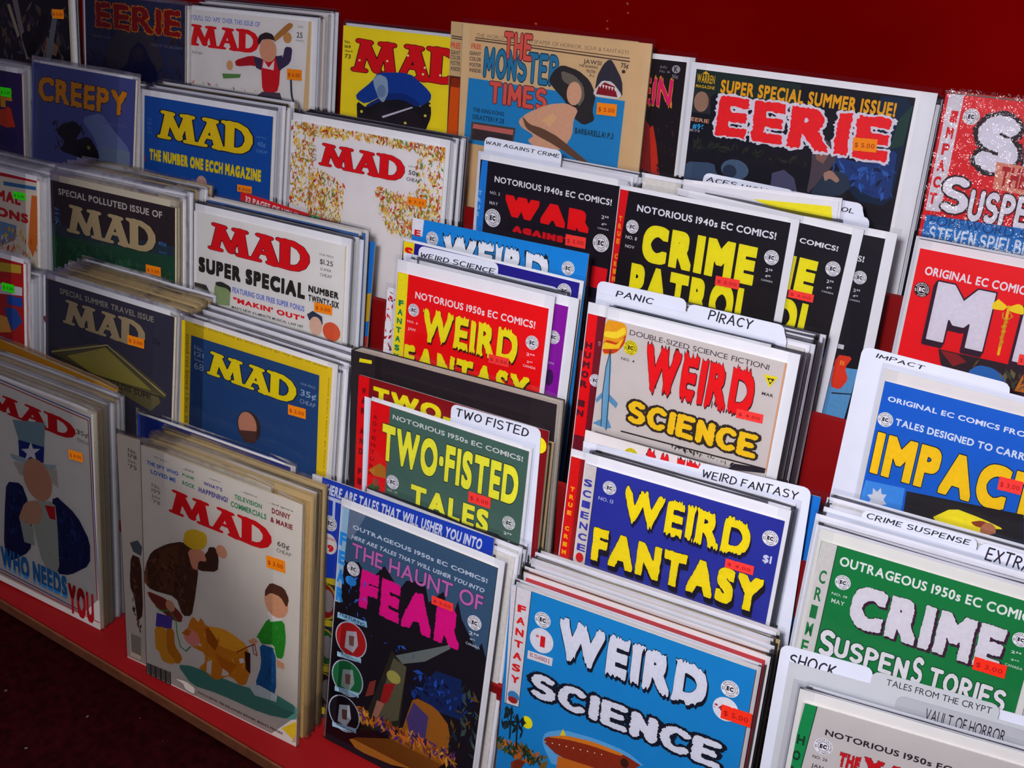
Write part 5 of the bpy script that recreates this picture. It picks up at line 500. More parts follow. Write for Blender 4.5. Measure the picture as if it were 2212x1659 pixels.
{'id': 'wsblue','k': 'comic_book','m': [-0.38536,0.53173,0.59261,0.99948,0.03237,0.00037,-0.00773,0.22748,0.97375],'w': 213.9,'h': 274,'th': 2.5,'c': '1A86C8','b': None, 'bc': 'F2F2F6','s': 1,'l': 'large sky blue comic with white jagged title over a red flying saucer','t': 'comic book','a': [('P','spine_strip','D8D4D8',[(0.1,274.2),(19.7,274.7),(17.3,156.7),(3.4,155.4)]),('L','spine_strip','2C2C3C',0.6,[(5.4,274.6),(4.4,155.8)]),('L','spine_strip','2C2C3C',0.6,[(19.7,274.7),(17.3,156.7),(3.4,155.4)]),('T','small_lettering','F','D8201C',(8.1,257.7),(15.9,250.6),{'f': 'b','r': 0.03,'b': 0.08}),('T','small_lettering','A','D8201C',(8,246.2),(15.9,239),{'f': 'b','r': 0.03,'b': 0.08}),('T','small_lettering','N','D8201C',(7.9,234.5),(15.8,227.3),{'f': 'b','r': 0.03,'b': 0.08}),('T','small_lettering','T','D8201C',(7.8,222.8),(15.8,215.6),{'f': 'b','r': 0.03,'b': 0.08}),('T','small_lettering','A','D8201C',(7.7,210.9),(15.8,203.7),{'f': 'b','r': 0.03,'b': 0.08}),('T','small_lettering','S','D8201C',(7.6,199),(15.7,191.7),{'f': 'b','r': 0.03,'b': 0.08}),('T','small_lettering','Y','D8201C',(7.5,186.9),(15.7,179.7),{'f': 'b','r': 0.03,'b': 0.08}),('D','spine_strip','3C84B8',(11.4,165.7),(5.6,5.3)),('D','spine_strip','A02420',(11,161.7),(4.7,3.3)),('D','small_lettering','DCDCE4',(33.2,231.1),(11.2,11.8)),('T','small_lettering','1','D01820',(32,235.7),(36.6,225.1),{'f': 'b','b': 0.1}),('T','small_lettering','#','D01820',(27.4,235.4),(30.6,233),{'f': 'b','b': 0.05}),('P','small_lettering','DCD8DC',[(21.4,217),(45.2,218.3),(44.9,210.2),(21.4,208.9)]),('T','small_lettering','EC CLASSICS 2','A02430',(23.7,215.7),(42.3,212),{'f': 'b','b': 0.05}),('T','title_lettering','WEIRD','DADCE8',(48.2,259.7),(178.9,223.4),{'f': 'b','r': 0.035,'o': '101426','w': 0.012,'s': '101426','x': 0.04,'y': -0.07,'b': 0.11}),('T','title_lettering','SCIENCE','DADCE8',(26.7,198.4),(199,173.6),{'f': 's','r': 0.035,'o': '101426','w': 0.13,'b': 0.3}),('D','illustration','F0E818',(26.8,145),(5.5,6.3)),('S','illustration',['14242C','102030','1C2C2C'],(2.3,150.3),(25.5,129.2),40,(3,12),5,0),('S','illustration',['2C4C2C','30381C','1C3420','7C5C24','C06020'],(-0.4,117.8),(48.1,105.7),110,(4,14),6,0),('L','illustration','14242C',1.6,[(10.9,154),(11.4,121.4)]),('L','illustration','14242C',1.6,[(17.2,148.9),(18.6,115.1)]),('P','illustration','5CA8DC',[(42.9,130.7),(44.7,142.4),(60.8,152.5),(91,156.8),(120.7,156.7),(140.3,148.5),(56.5,109.6)]),('P','illustration','8C2C14',[(43.9,132.7),(46.5,138.6),(64.1,147.9),(91.4,152.5),(118.5,152.7),(137.7,148),(94.5,124.9),(59.3,124.2)]),('P','illustration','D87C20',[(46.5,138.3),(64.1,148.2),(91.4,153.1),(118.5,153),(116.2,149.8),(89.1,148.4),(64.5,144.2)]),('P','illustration','F0D020',[(59.4,145.8),(61.4,153.6),(64.8,147.9)]),('D','illustration','F0E8D0',(46.2,133.5),(0.6,0.6)),('D','illustration','F0E8D0',(53,134.8),(0.6,0.6)),('D','illustration','F0E8D0',(59.7,136.1),(0.6,0.6)),('D','illustration','F0E8D0',(66.4,137.4),(0.6,0.6)),('D','illustration','F0E8D0',(73,138.7),(0.6,0.6)),('D','illustration','F0E8D0',(79.6,140),(0.6,0.6)),('D','illustration','F0E8D0',(86.2,141.3),(0.6,0.6)),('D','illustration','F0E8D0',(92.7,142.6),(0.5,0.6)),('D','illustration','F0E8D0',(99.1,143.8),(0.5,0.6)),('P','illustration','C86C1C',[(59.3,124.2),(94.1,127.8),(94.5,124.9),(59.2,110.8)]),('D','illustration','3C1C10',(120.2,144.7),(3.7,4.6)),('P','illustration','7C2C14',[(14.9,97.5),(21.8,103.9),(29.2,104.1),(25.5,95.2),(15.4,90.5)]),('E','publisher_emblem','1C1A24','E8E6EC',(32.7,251.5),7.5),('E','publisher_emblem','1C1A24','E8E6EC',(197.1,250.7),7.4),('D','small_lettering','DCDCE4',(196.2,231.5),(10.4,10.6)),('T','small_lettering','$4','A82030',(186.9,233.7),(193.5,228.9),{'f': 'b','b': 0.06}),('K','price_sticker','FF3018',(193.3,235.9),(217.6,223.3),'$ 5.00',1)]},
{'id': 'vault','k': 'comic_book','m': [-0.13015,0.53191,0.59489,0.99169,0.12792,-0.01357,-0.02223,0.27435,0.96137],'w': 168,'h': 258.2,'th': 2.5,'c': 'C4BEBC','b': (4,4,9),'bc': 'E8E6E2','s': 1,'l': 'grey comic with green spine strip and red title at the lower right corner','t': 'comic book','a': [('P','spine_strip','148C4C',[(1.8,258.2),(10.8,258.4),(7.7,202.4),(-2,198.8)]),('L','spine_strip','1C2C24',0.6,[(10.8,258.4),(7.7,202.4)]),('T','small_lettering','H','143C28',(0.9,230.6),(6.6,222.2),{'f': 'b','b': 0.06}),('T','small_lettering','O','143C28',(-0.2,216.4),(5.5,208),{'f': 'b','b': 0.06}),('T','small_lettering','R','143C28',(-1.4,202),(4.4,193.5),{'f': 'b','b': 0.06}),('T','small_lettering','R','143C28',(-2.6,187.5),(3.3,179),{'f': 'b','b': 0.06}),('T','small_lettering','O','143C28',(-3.8,172.8),(2.2,164.2),{'f': 'b','b': 0.06}),('T','small_lettering','R','143C28',(-5,158),(1,149.3),{'f': 'b','b': 0.06}),('T','small_lettering','NOTORIOUS 1950s EC COMICS!','2A2228',(20,241.9),(149.2,236.8),{'f': 'b','b': 0.05}),('T','title_lettering','THE','C41420',(33.4,226.7),(48.5,214.5),{'f': 'b','r': 0.03,'o': '30141C','w': 0.015,'b': 0.12}),('T','title_lettering','VAULT','C41420',(51.2,228.8),(123.7,218.2),{'f': 'b','r': 0.03,'o': '30141C','w': 0.015,'b': 0.12}),('E','publisher_emblem','1C1A24','E8E6EC',(20.6,226.8),7),('T','small_lettering','NO. 26','3C343C',(14.3,217.5),(25.4,214.9),{'f': 'b','b': 0.02}),('T','small_lettering','JAN','3C343C',(14.7,210),(23.6,206.9),{'f': 'b','b': 0.02})]},
{'id': 'timesback','k': 'newspaper','m': [-0.72686,0.99304,0.89924,0.99999,0.00209,0.00456,-0.00489,0.20486,0.97878],'w': 232,'h': 294.3,'th': 3,'c': 'C9A878','b': None, 'bc': 'F2F2F6','s': 0,'l': 'tan folded newspaper just behind the monster paper, its left margin showing','t': 'newspaper','a': [('L','small_lettering','4A3C34',1.2,[(1.9,278.7),(15.1,278.3)]),('L','small_lettering','4A3C34',1.2,[(2,276.4),(15.3,276)]),('T','small_lettering','PREE','D83A20',(0.9,271.8),(13.8,265.5),{'f': 'b','b': 0.04}),('T','small_lettering','GIANT','50403C',(1.2,263.3),(13.9,258.9),{'f': 'b','b': 0.03}),('T','small_lettering','COLOR','50403C',(1.5,257.9),(14.3,253.4),{'f': 'b','b': 0.03}),('T','small_lettering','POSTER','50403C',(1.8,251.7),(14.6,247.2),{'f': 'b','b': 0.03}),('T','small_lettering','INSIDE!','50403C',(2.2,245.5),(14.9,241.1),{'f': 'b','b': 0.03}),('P','illustration','5A2A14',[(0.7,235.2),(15.9,235.2),(16.3,164.7),(0.5,165.4)]),('P','illustration','D8500A',[(3,224.3),(15.6,224.3),(15.2,168.9),(1.2,167.7)]),('P','illustration','8C2A0A',[(4,232.8),(15.1,232.6),(15.2,222.9),(3.6,222.9)])]},
{'id': 'castle','k': 'magazine','m': [-0.65126,0.99954,0.89924,0.99996,0.00287,0.00832,-0.00873,0.20459,0.97881],'w': 210,'h': 277.1,'th': 2.5,'c': '1A1218','b': (3,8,5),'bc': 'F2F2F6','s': 1,'l': 'black horror magazine with pink letters IN showing beside the monster newspaper','t': 'magazine','a': [('T','title_lettering','EIN','E01464',(163.5,257.7),(197.7,231.4),{'f': 'b','r': 0.04,'o': 'E8A020','w': 0.02,'b': 0.04}),('T','small_lettering','July','8C8690',(181.2,271.5),(189.7,268.2),{'f': 'b'}),('T','small_lettering','No. 16','8C8690',(181.6,267),(193.1,264.5),{'f': 'b'}),('T','small_lettering','50¢','A09AA4',(195.8,263.7),(202.6,260.2),{'f': 'b'}),('D','publisher_emblem','9C98A0',(199.5,269.2),(4.6,4)),('T','publisher_emblem','K','1A1218',(197.5,272),(201.5,266.4),{'f': 'b','b': 0.05}),('P','illustration','C42A14',[(175.3,205.9),(180.7,210.1),(187,189.7),(195.2,153.1),(181.6,151)]),('P','illustration','7C1818',[(161.7,221.8),(176.8,209.6),(185.7,149.8),(170,147.3)]),('S','illustration',['301C30','3A1A20'],(183.1,222.7),(208.7,155.1),12,(3,9),2,0)]},
{'id': 'war','k': 'comic_book','m': [-0.61652,0.87006,0.83017,0.99974,-0.0228,-0.00207,0.0069,0.21364,0.97689],'w': 168,'h': 262,'th': 2.5,'c': '191420','b': (2,2,6),'bc': 'F2F2F6','s': 1,'l': 'black comic with red WAR title, blue spine strip, below the handwritten crime tab','t': 'comic book','a': [('P','spine_strip','1C80D8',[(2.1,261.5),(9.4,261.7),(8,154.8),(-3.9,154.2)]),('T','small_lettering','T','7CB8EC',(0.2,229.5),(4.7,224.9),{'f': 'b','b': 0.1}),('T','small_lettering','R','7CB8EC',(-0.5,221.8),(4.1,217.3),{'f': 'b','b': 0.1}),('T','small_lettering','U','7CB8EC',(-1.1,214.2),(3.4,209.6),{'f': 'b','b': 0.1}),('T','small_lettering','E','7CB8EC',(-1.8,206.5),(2.8,201.9),{'f': 'b','b': 0.1}),('T','small_lettering',' ','7CB8EC',(-2.5,198.7),(2.1,194.1),{'f': 'b','b': 0.1}),('T','small_lettering','C','7CB8EC',(-3.2,190.9),(1.4,186.3),{'f': 'b','b': 0.1}),('T','small_lettering','R','7CB8EC',(-3.8,183.1),(0.8,178.5),{'f': 'b','b': 0.1}),('T','small_lettering','I','7CB8EC',(-4.5,175.2),(0.1,170.6),{'f': 'b','b': 0.1}),('T','small_lettering','NOTORIOUS 1940s EC COMICS!','E8E6EE',(19.2,248.1),(156.9,241.7),{'f': 'b','b': 0.05}),('T','small_lettering','NO. 2','C8C6CE',(14.7,231.5),(27.2,228.4),{'f': 'b','b': 0.02}),('T','small_lettering','MAY','C8C6CE',(15,220.9),(25.6,217.5),{'f': 'b','b': 0.02}),('T','title_lettering','WAR','EC0C14',(34.2,231.4),(134.5,209.4),{'f': 'sl'}),('T','title_lettering','AGAINST','D80C1C',(46,200.8),(117.8,193.9),{'f': 'sl'}),('T','title_lettering','CRIME','E01020',(49.6,178.2),(160.9,155.7),{'f': 'sl'}),('T','small_lettering','2⁵⁰','D8D6DE',(147.3,230.7),(155.3,227.1),{'f': 'b','b': 0.03}),('T','small_lettering','4⁰⁰','D8D6DE',(148.2,223.2),(153.8,220.4),{'f': 'b','b': 0.03}),('T','small_lettering','CANADA','C8C6CE',(144.3,218.2),(156.9,216.4),{'f': 'b','b': 0.02}),('E','publisher_emblem','1C1A24','E8E6EC',(20.4,203.6),9.7),('E','publisher_emblem','1C1A24','E8E6EC',(149.9,202.7),9.1),('K','price_sticker','FF3A34',(110.4,204.7),(133.7,193.2),'$ 3.00',0)]},
{'id': 'crime2','k': 'comic_book','m': [-0.39927,0.86406,0.83539,0.999,-0.02981,-0.03319,0.03879,0.21294,0.97629],'w': 168,'h': 260.1,'th': 2.5,'c': '17131C','b': (2,9,6),'bc': 'F2F2F6','s': 1,'l': 'second black and yellow crime comic behind, shifted right, with blue lower picture','t': 'comic book','a': [('P','illustration','1E78C0',[(75,143.6),(171.6,153.3),(167.1,89.4),(79.2,76.8)]),('P','illustration','D4DCE8',[(132.1,143.1),(156.8,148.7),(167.8,145.3),(169.1,135.7),(156.8,133.7),(134.4,132)]),('S','illustration',['1A1C24','0C3C78','7CA8CC','102030'],(136.2,115.6),(171.4,96),40,(2,8),5,0),('T','small_lettering','COMICS!','EAE8F0',(123.7,247.4),(159.2,242.7),{'f': 'b','b': 0.05}),('T','title_lettering','CRIME','F0E414',(35.5,230.1),(144.9,197.5),{'f': 'b','b': 0.13}),('T','title_lettering','PATROL','F0E414',(27.7,189.4),(153,153.4),{'f': 'b','b': 0.11}),('T','small_lettering','2⁵⁰','E0DEE6',(155.4,216),(161.6,212.9),{'f': 'b','b': 0.03}),('T','small_lettering','4⁰⁰','E0DEE6',(156.3,210),(161.1,207.3),{'f': 'b','b': 0.03}),('T','small_lettering','CANADA','D0CED6',(153,205.3),(163.8,203.7),{'f': 'b','b': 0.02}),('E','publisher_emblem','1C1A24','E8E6EC',(158.5,226.6),6.8),('K','price_sticker','FF3A34',(123.9,199.2),(147.6,191.7),'$ 3.00',0)]},
{'id': 'crime3','k': 'comic_book','m': [-0.36267,0.87006,0.82982,0.99976,-0.02192,0.00219,0.00254,0.2134,0.97696],'w': 168,'h': 258.2,'th': 2.5,'c': '17141E','b': (2,9,6),'bc': 'F2F2F6','s': 1,'l': 'black comic furthest right of the crime comics with red and light blue picture','t': 'comic book','a': [('P','illustration','5C9CCC',[(44.1,122.5),(167.4,136),(163.7,85),(35.3,65.5)]),('P','illustration','E0381C',[(145.5,145.1),(160.8,146.5),(155.3,134.5),(160.3,124.3),(154.6,112.8),(145,113.5)]),('T','small_lettering','ES','F0A030',(150.2,140.5),(154.2,136.6),{'f': 'b','b': 0.06}),('P','illustration','20242C',[(147.6,108.3),(167.3,112.1),(167.5,111),(147.8,107)]),('R','title_lettering','D8D6DE',(145.2,155.6),(150.9,151.3)),('T','small_lettering','COMICS!','EAE8F0',(120,239.4),(153.8,234),{'f': 'b','b': 0.05}),('E','publisher_emblem','1C1A24','E8E6EC',(153,220),6.1),('T','small_lettering','2⁵⁰','E0DEE6',(149.5,209.2),(155.5,206.3),{'f': 'b','b': 0.03}),('T','small_lettering','4⁰⁰','E0DEE6',(150.2,203.8),(154.5,201.4),{'f': 'b','b': 0.03}),('T','small_lettering','CANADA','D0CED6',(147.8,199.4),(157.3,197.9),{'f': 'b','b': 0.02})]},
{'id': 'yellowtop','k': 'comic_book','m': [-0.37838,0.88408,0.82982,0.99838,-0.01114,0.05587,-0.05218,0.21438,0.97536],'w': 149.9,'h': 269.5,'th': 2.5,'c': 'E8E6EC','b': (2,2,3),'bc': 'F2F2F6','s': 1,'l': 'white comic with yellow band tilted up behind the front crime comic','t': 'comic book','a': [('P','illustration','F2E61E',[(69.8,262.5),(143.7,264.6),(148.2,241.6),(145.2,241.2)])]},
{'id': 'holiday','k': 'magazine','m': [-0.88962,0.7564,0.77812,0.99703,-0.0215,-0.07401,0.07705,0.25733,0.96325],'w': 176.1,'h': 273.8,'th': 2.5,'c': 'D81420','b': None, 'bc': 'F2F2F6','s': 1,'l': 'magazine with red banner about holiday pages tilted up between two white covers','t': 'magazine','a': [('T','small_lettering','32 PAGES OF HOLIDAY','E8DCDC',(7,270.8),(97.4,263.9),{'f': 'b','b': 0.06}),('P','cover_print','14984C',[(98.8,273.2),(113.3,274.2),(114.5,264.5),(99.9,264.5)]),('T','small_lettering','& FUN PULLOUT','E8DCDC',(100.9,272.3),(166.1,267),{'f': 'b','b': 0.06})]},
{'id': 'redspots','k': 'comic_book','m': [-0.64459,0.72384,0.76666,0.99994,0.00582,-0.0094,0.00753,0.26338,0.96466],'w': 168,'h': 233.7,'th': 2.5,'c': 'E8E4E8','b': (1,1,2),'bc': 'F2F2F6','s': 1,'l': 'white and red mottled comic, its left edge showing beside the red weird comic','t': 'comic book','a': [('S','illustration',['D81824','C81C28','8C1018','F0E8EC'],(-3.4,231.8),(12.2,171.5),60,(3,8),3,0)]},
{'id': 'purple','k': 'comic_book','m': [-0.61155,0.72926,0.76639,0.99995,0.00628,-0.00781,0.00588,0.26324,0.96471],'w': 168,'h': 258.3,'th': 2.5,'c': '8C12A0','b': (2,9,9),'bc': 'F2F2F6','s': 1,'l': 'purple comic, its right strip showing beside the red weird comic','t': 'comic book','a': [('E','publisher_emblem','1C1A24','E8E6EC',(157,226.2),6.5),('D','illustration','3C1450',(157.7,186.3),(4,8.2)),('T','small_lettering','CANADA','C8A8D0',(148.6,201.9),(160.9,199.8),{'f': 'b','b': 0.03})]},
{'id': 'navy','k': 'comic_book','m': [-0.64445,0.74454,0.76776,0.9999,0.00473,-0.01333,0.01162,0.26305,0.96471],'w': 200.9,'h': 275,'th': 2.5,'c': '241C8C','b': (2,3,2),'bc': 'F2F2F6','s': 1,'l': 'navy comic with yellow spine and yellow letters behind the handwritten science tab','t': 'comic book','a': [('P','spine_strip','F0D810',[(0.6,274.8),(14,275.7),(13.8,255.8),(1.3,256.7)]),('T','title_lettering','WEIRD','F0E018',(76.1,262.2),(164.3,248.3),{'f': 'b','r': 0.03,'b': 0.1}),('E','publisher_emblem','1C1A24','E8E6EC',(186.3,263.9),7.5),('T','small_lettering','S','E0101C',(2.9,269.6),(12.7,259.2),{'f': 'b','b': 0.08})]},
{'id': 'sky','k': 'comic_book','m': [-0.63642,0.75409,0.76508,0.99994,0.00973,0.00424,-0.00665,0.26302,0.96477],'w': 199.1,'h': 298.1,'th': 2.5,'c': '1488D8','b': None, 'bc': 'F2F2F6','s': 1,'l': 'sky blue comic with white jagged letters, rearmost in the pack with the science tab','t': 'comic book','a': [('P','spine_strip','E4E2EA',[(-0.9,298.7),(13.8,299.1),(12.8,280.6),(-2.7,281.3)]),('T','title_lettering','WEIRD','E8EAF0',(38.6,287.3),(158.7,259.7),{'f': 'b','r': 0.04,'o': '101828','w': 0.03,'b': 0.1}),('T','small_lettering','E','D8141C',(3,286.6),(10.7,280.3),{'f': 'b','b': 0.08}),('E','publisher_emblem','1C1A24','E8E6EC',(25.1,280.8),7.3),('E','publisher_emblem','1C1A24','E8E6EC',(179.6,280.5),6.8)]},
{'id': 'humor','k': 'comic_book','m': [-0.4157,0.72371,0.76508,1,0.00117,0.00209,-0.00232,0.24955,0.96836],'w': 168,'h': 261.4,'th': 2.5,'c': '7A1828','b': (2,2,10),'bc': 'F2F2F6','s': 1,'l': 'dark red comic with red humor spine strip left of the grey white weird comic','t': 'comic book','a': [('P','spine_strip','EC0A14',[(0.4,261.5),(9.9,262.3),(11.3,143.4),(0.2,143)]),('T','small_lettering','H','5A1424',(1.1,235.1),(8,228.7),{'f': 'b','b': 0.1}),('T','small_lettering','U','5A1424',(0.9,225.8),(7.9,219.4),{'f': 'b','b': 0.1}),('T','small_lettering','M','5A1424',(0.8,216.4),(7.8,210),{'f': 'b','b': 0.1}),('T','small_lettering','O','5A1424',(0.6,207),(7.7,200.6),{'f': 'b','b': 0.1}),('T','small_lettering','R','5A1424',(0.5,197.5),(7.6,191.1),{'f': 'b','b': 0.1}),('T','small_lettering',' ','5A1424',(0.4,188),(7.5,181.5),{'f': 'b','b': 0.1}),('T','small_lettering','I','5A1424',(0.2,178.4),(7.4,171.9),{'f': 'b','b': 0.1}),('T','small_lettering','N','5A1424',(0.1,168.7),(7.3,162.2),{'f': 'b','b': 0.1}),('T','small_lettering','TO','C8A0A8',(13.6,238.1),(16.2,234),{'f': 'b','b': 0.03}),('E','publisher_emblem','1C1A24','E8E6EC',(15.3,200.7),6)]},
{'id': 'twored','k': 'comic_book','m': [-0.60992,0.62374,0.68286,0.99999,0.00157,0.00325,-0.00353,0.23637,0.97166],'w': 208.4,'h': 277.4,'th': 2.5,'c': '8C1018','b': None, 'bc': 'F2F2F6','s': 1,'l': 'large maroon comic with red spine, cut yellow letters, behind the grey green one','t': 'comic book','a': [('P','spine_strip','E80A14',[(0.7,276.9),(13.2,277.5),(11.2,154.9),(-1.9,155.3)]),('T','small_lettering','W','7C0C14',(4.9,265.9),(9.6,259.3),{'f': 'b','b': 0.1}),('T','small_lettering','A','7C0C14',(4.7,255.5),(9.5,248.9),{'f': 'b','b': 0.1}),('T','small_lettering','R','7C0C14',(4.6,245.1),(9.4,238.5),{'f': 'b','b': 0.1}),('T','small_lettering',' ','7C0C14',(4.5,234.7),(9.2,228),{'f': 'b','b': 0.1}),('T','small_lettering','A','7C0C14',(4.3,224.1),(9.1,217.4),{'f': 'b','b': 0.1}),('T','small_lettering','N','7C0C14',(4.2,213.5),(9,206.8),{'f': 'b','b': 0.1}),('T','small_lettering','D','7C0C14',(4,202.8),(8.9,196.1),{'f': 'b','b': 0.1}),('T','small_lettering',' ','7C0C14',(3.9,192),(8.8,185.3),{'f': 'b','b': 0.1}),('T','small_lettering','F','7C0C14',(3.8,181.2),(8.6,174.4),{'f': 'b','b': 0.1}),('T','small_lettering','I','7C0C14',(3.6,170.3),(8.5,163.5),{'f': 'b','b': 0.1}),('T','title_lettering','TWO-FISTED','F4E814',(18.5,270.8),(207.6,253.8),{'f': 'b','b': 0.1})]},
{'id': 'hardcover','k': 'hardcover_book','m': [-0.62429,0.63923,0.68286,0.99979,0.00562,0.01951,-0.02028,0.23572,0.97161],'w': 225.1,'h': 290.1,'th': 14,'c': '2A2226','b': None, 'bc': 'F2F2F6','s': 1,'l': 'black hardcover with glossy wrapping behind the maroon comic','t': 'book','a': [('P','title_lettering','F0DC14',[(8.5,283.8),(23.2,284.7),(23,281.1),(7.8,279.8)])]},
{'id': 'truecrime','k': 'comic_book','m': [-0.37968,0.62164,0.68446,0.99921,0.03853,-0.0095,-0.0007,0.25652,0.96654],'w': 168,'h': 259.3,'th': 2.5,'c': 'A01818','b': (2,2,6),'bc': 'F2F2F6','s': 1,'l': 'comic with red true crime spine strip in yellow letters, left of the violet comic','t': 'comic book','a': [('P','spine_strip','DC1010',[(0.6,259.3),(8.9,260.6),(9.3,158.2),(-0.2,158.6)]),('T','small_lettering','T','F4A414',(2.9,231.7),(7,227.4),{'f': 'b','b': 0.12}),('T','small_lettering','R','F4A414',(2.8,224.1),(6.9,219.8),{'f': 'b','b': 0.12}),('T','small_lettering','U','F4A414',(2.6,216.5),(6.8,212.2),{'f': 'b','b': 0.12}),('T','small_lettering','E','F4A414',(2.5,208.8),(6.7,204.5),{'f': 'b','b': 0.12}),('T','small_lettering',' ','F4A414',(2.4,201.2),(6.6,196.8),{'f': 'b','b': 0.12}),('T','small_lettering','C','F4A414',(2.3,193.4),(6.5,189.1),{'f': 'b','b': 0.12}),('T','small_lettering','R','F4A414',(2.2,185.6),(6.4,181.3),{'f': 'b','b': 0.12}),('T','small_lettering','I','F4A414',(2,177.8),(6.2,173.4),{'f': 'b','b': 0.12}),('T','small_lettering','M','F4A414',(1.9,170),(6.1,165.6),{'f': 'b','b': 0.12}),('T','small_lettering','E','F4A414',(1.8,162.1),(6,157.7),{'f': 'b','b': 0.12})]},
{'id': 'wswhite2','k': 'comic_book','m': [-0.38106,0.64564,0.68529,0.99921,0.03716,-0.01374,0.00375,0.25652,0.96653],'w': 177,'h': 270.3,'th': 2.5,'c': 'E8E2E0','b': None, 'bc': 'F2F2F6','s': 1,'l': 'white comic with cut red letters and yellow emblem behind the violet fantasy comic','t': 'comic book','a': [('T','title_lettering','WEIRD','E4101C',(59.4,267.5),(162,236.2),{'f': 'b','r': 0.04,'o': '30101C','w': 0.01,'b': 0.09}),('E','publisher_emblem','3C3010','E8D818',(44.8,259.6),6.2)]},
{'id': 'bluebig','k': 'comic_book','m': [-0.38295,0.65962,0.68409,0.99913,0.04125,-0.00582,-0.00497,0.25689,0.96643],'w': 210,'h': 259.3,'th': 2.5,'c': '1478D0','b': None, 'bc': 'F2F2F6','s': 1,'l': 'large blue comic, its right strip showing right of the handwritten fantasy card','t': 'comic book','a': [('D','illustration','D8DCE4',(200.7,224.6),(3.1,6.1)),('P','illustration','1C3C68',[(198.8,169.4),(200.9,171.5),(198.5,156.7),(197.1,157.6)]),('P','illustration','10284C',[(197.2,135.1),(208.1,137.7),(205.9,121.2),(198.3,121.2)])]},
{'id': 'orangemag','k': 'magazine','m': [-1.15739,0.58893,0.60655,0.99764,-0.00021,-0.06873,0.06679,0.23858,0.96882],'w': 202.9,'h': 275.4,'th': 2.5,'c': 'D8920C','b': None, 'bc': 'F2F2F6','s': 1,'l': 'orange magazine rising behind the front left pack','t': 'magazine','a': []},
{'id': 'mad178','k': 'magazine','m': [-0.86677,0.53051,0.59261,0.99975,0.01823,0.01307,-0.0171,0.24221,0.97007],'w': 210,'h': 272.4,'th': 2.5,'c': 'D8CDBC','b': None, 'bc': 'F2F2F6','s': 1,'l': 'cream magazine with a brown figure at its edge, just left of the dog cover','t': 'magazine','a': [('T','small_lettering','No.','5C544C',(16,260.6),(28.6,256.1),{'f': 'b','b': 0.02}),('T','small_lettering','178','5C544C',(15.7,254.6),(28.3,250.1),{'f': 'b','b': 0.02}),('T','small_lettering','Oct.','5C544C',(15.3,248),(28,244.7),{'f': 'b','b': 0.02}),('T','small_lettering', "'75", '5C544C',(15,242.6),(27.7,238.1),{'f': 'b','b': 0.02}),('P','illustration','5A6068',[(12.4,148.8),(24.7,155.5),(31.2,149.5),(28.8,137.8),(17,139.4)]),('P','illustration','4C2C20',[(13.4,135.4),(28.7,135),(28.5,65.4),(19.2,53.4),(15.6,83.4),(9.3,95.2)]),('S','illustration',['5C3424','3A2420','7C4C34'],(11.3,129.3),(23.7,40.7),30,(3,10),3,0),('P','illustration','A89C88',[(5.8,34),(23.4,34.8),(21.9,5.1),(5.9,4.7)])]},
{'id': 'classic9','k': 'comic_book','m': [-0.64287,0.57031,0.59261,0.99999,0.00307,0.00382,-0.00449,0.26017,0.96555],'w': 209.7,'h': 271.7,'th': 2.5,'c': '1840B8','b': None, 'bc': 'F2F2F6','s': 1,'l': 'larger blue comic with pale banner text behind the dark purple fear comic','t': 'comic book','a': [('P','spine_strip','DCDADC',[(-4.9,276.4),(12.8,275),(11.7,259.8),(-5.1,260.6)]),('T','small_lettering','F','D8101C',(1,264.7),(11.9,256),{'f': 'b','b': 0.1}),('T','small_lettering','HERE ARE TALES THAT WILL USHER YOU INTO','DCE0EC',(18.1,267),(198.1,255.8),{'f': 'b','b': 0.07,'sl': 0.25}),('T','title_lettering','THE HAUNT','C8D0E8',(19.3,254.6),(194.1,225.1),{'f': 'b'}),('E','publisher_emblem','1C1A24','E8E6EC',(24.7,225.9),8.3),('D','illustration','DCD8D4',(24.2,203.1),(10.3,11.2)),('T','small_lettering','9','D01820',(22.7,202.6),(30.5,195),{'f': 'b','b': 0.1}),('T','small_lettering','CLASSIC','C02430',(16.2,210.5),(32.4,208),{'f': 'b','b': 0.04}),('P','cover_print','16283C',[(13.5,166.4),(45.3,165.4),(50.6,-15.2),(14.7,-15.4)]),('D','illustration','B8A020',(22.8,138.2),(16.7,20.8)),('D','illustration','8C1818',(22.3,138.1),(14.3,19.1)),('D','illustration','8C8484',(26,139.5),(8.1,12.8)),('D','illustration','B8A020',(25.4,85.6),(17,21.3)),('D','illustration','145C2C',(24.9,85.4),(14.6,19.6)),('D','illustration','8C8484',(28.7,86.9),(8.2,13.2)),('D','illustration','B8A020',(28,33.7),(17.3,21.9)),('D','illustration','281820',(27.5,33.5),(14.8,20.2)),('D','illustration','8C8484',(31.3,35.1),(8.4,13.6)),('P','illustration','C8B424',[(11.3,162.4),(34.7,167.7),(35.1,160.6),(11.7,155.6)]),('P','illustration','C8B424',[(13.6,114.5),(37.2,120.4),(37.6,113.1),(13.9,107.5)]),('P','illustration','C8B424',[(16.1,61),(40.1,67.5),(40.5,60),(16.5,53.8)]),('P','illustration','C8B424',[(18.5,10.4),(42.7,17.6),(43.1,9.9),(18.9,3)]),('T','small_lettering','FEATURING','3C3810',(3.2,160.1),(35.1,157.5),{'f': 'b','b': 0.06})]},
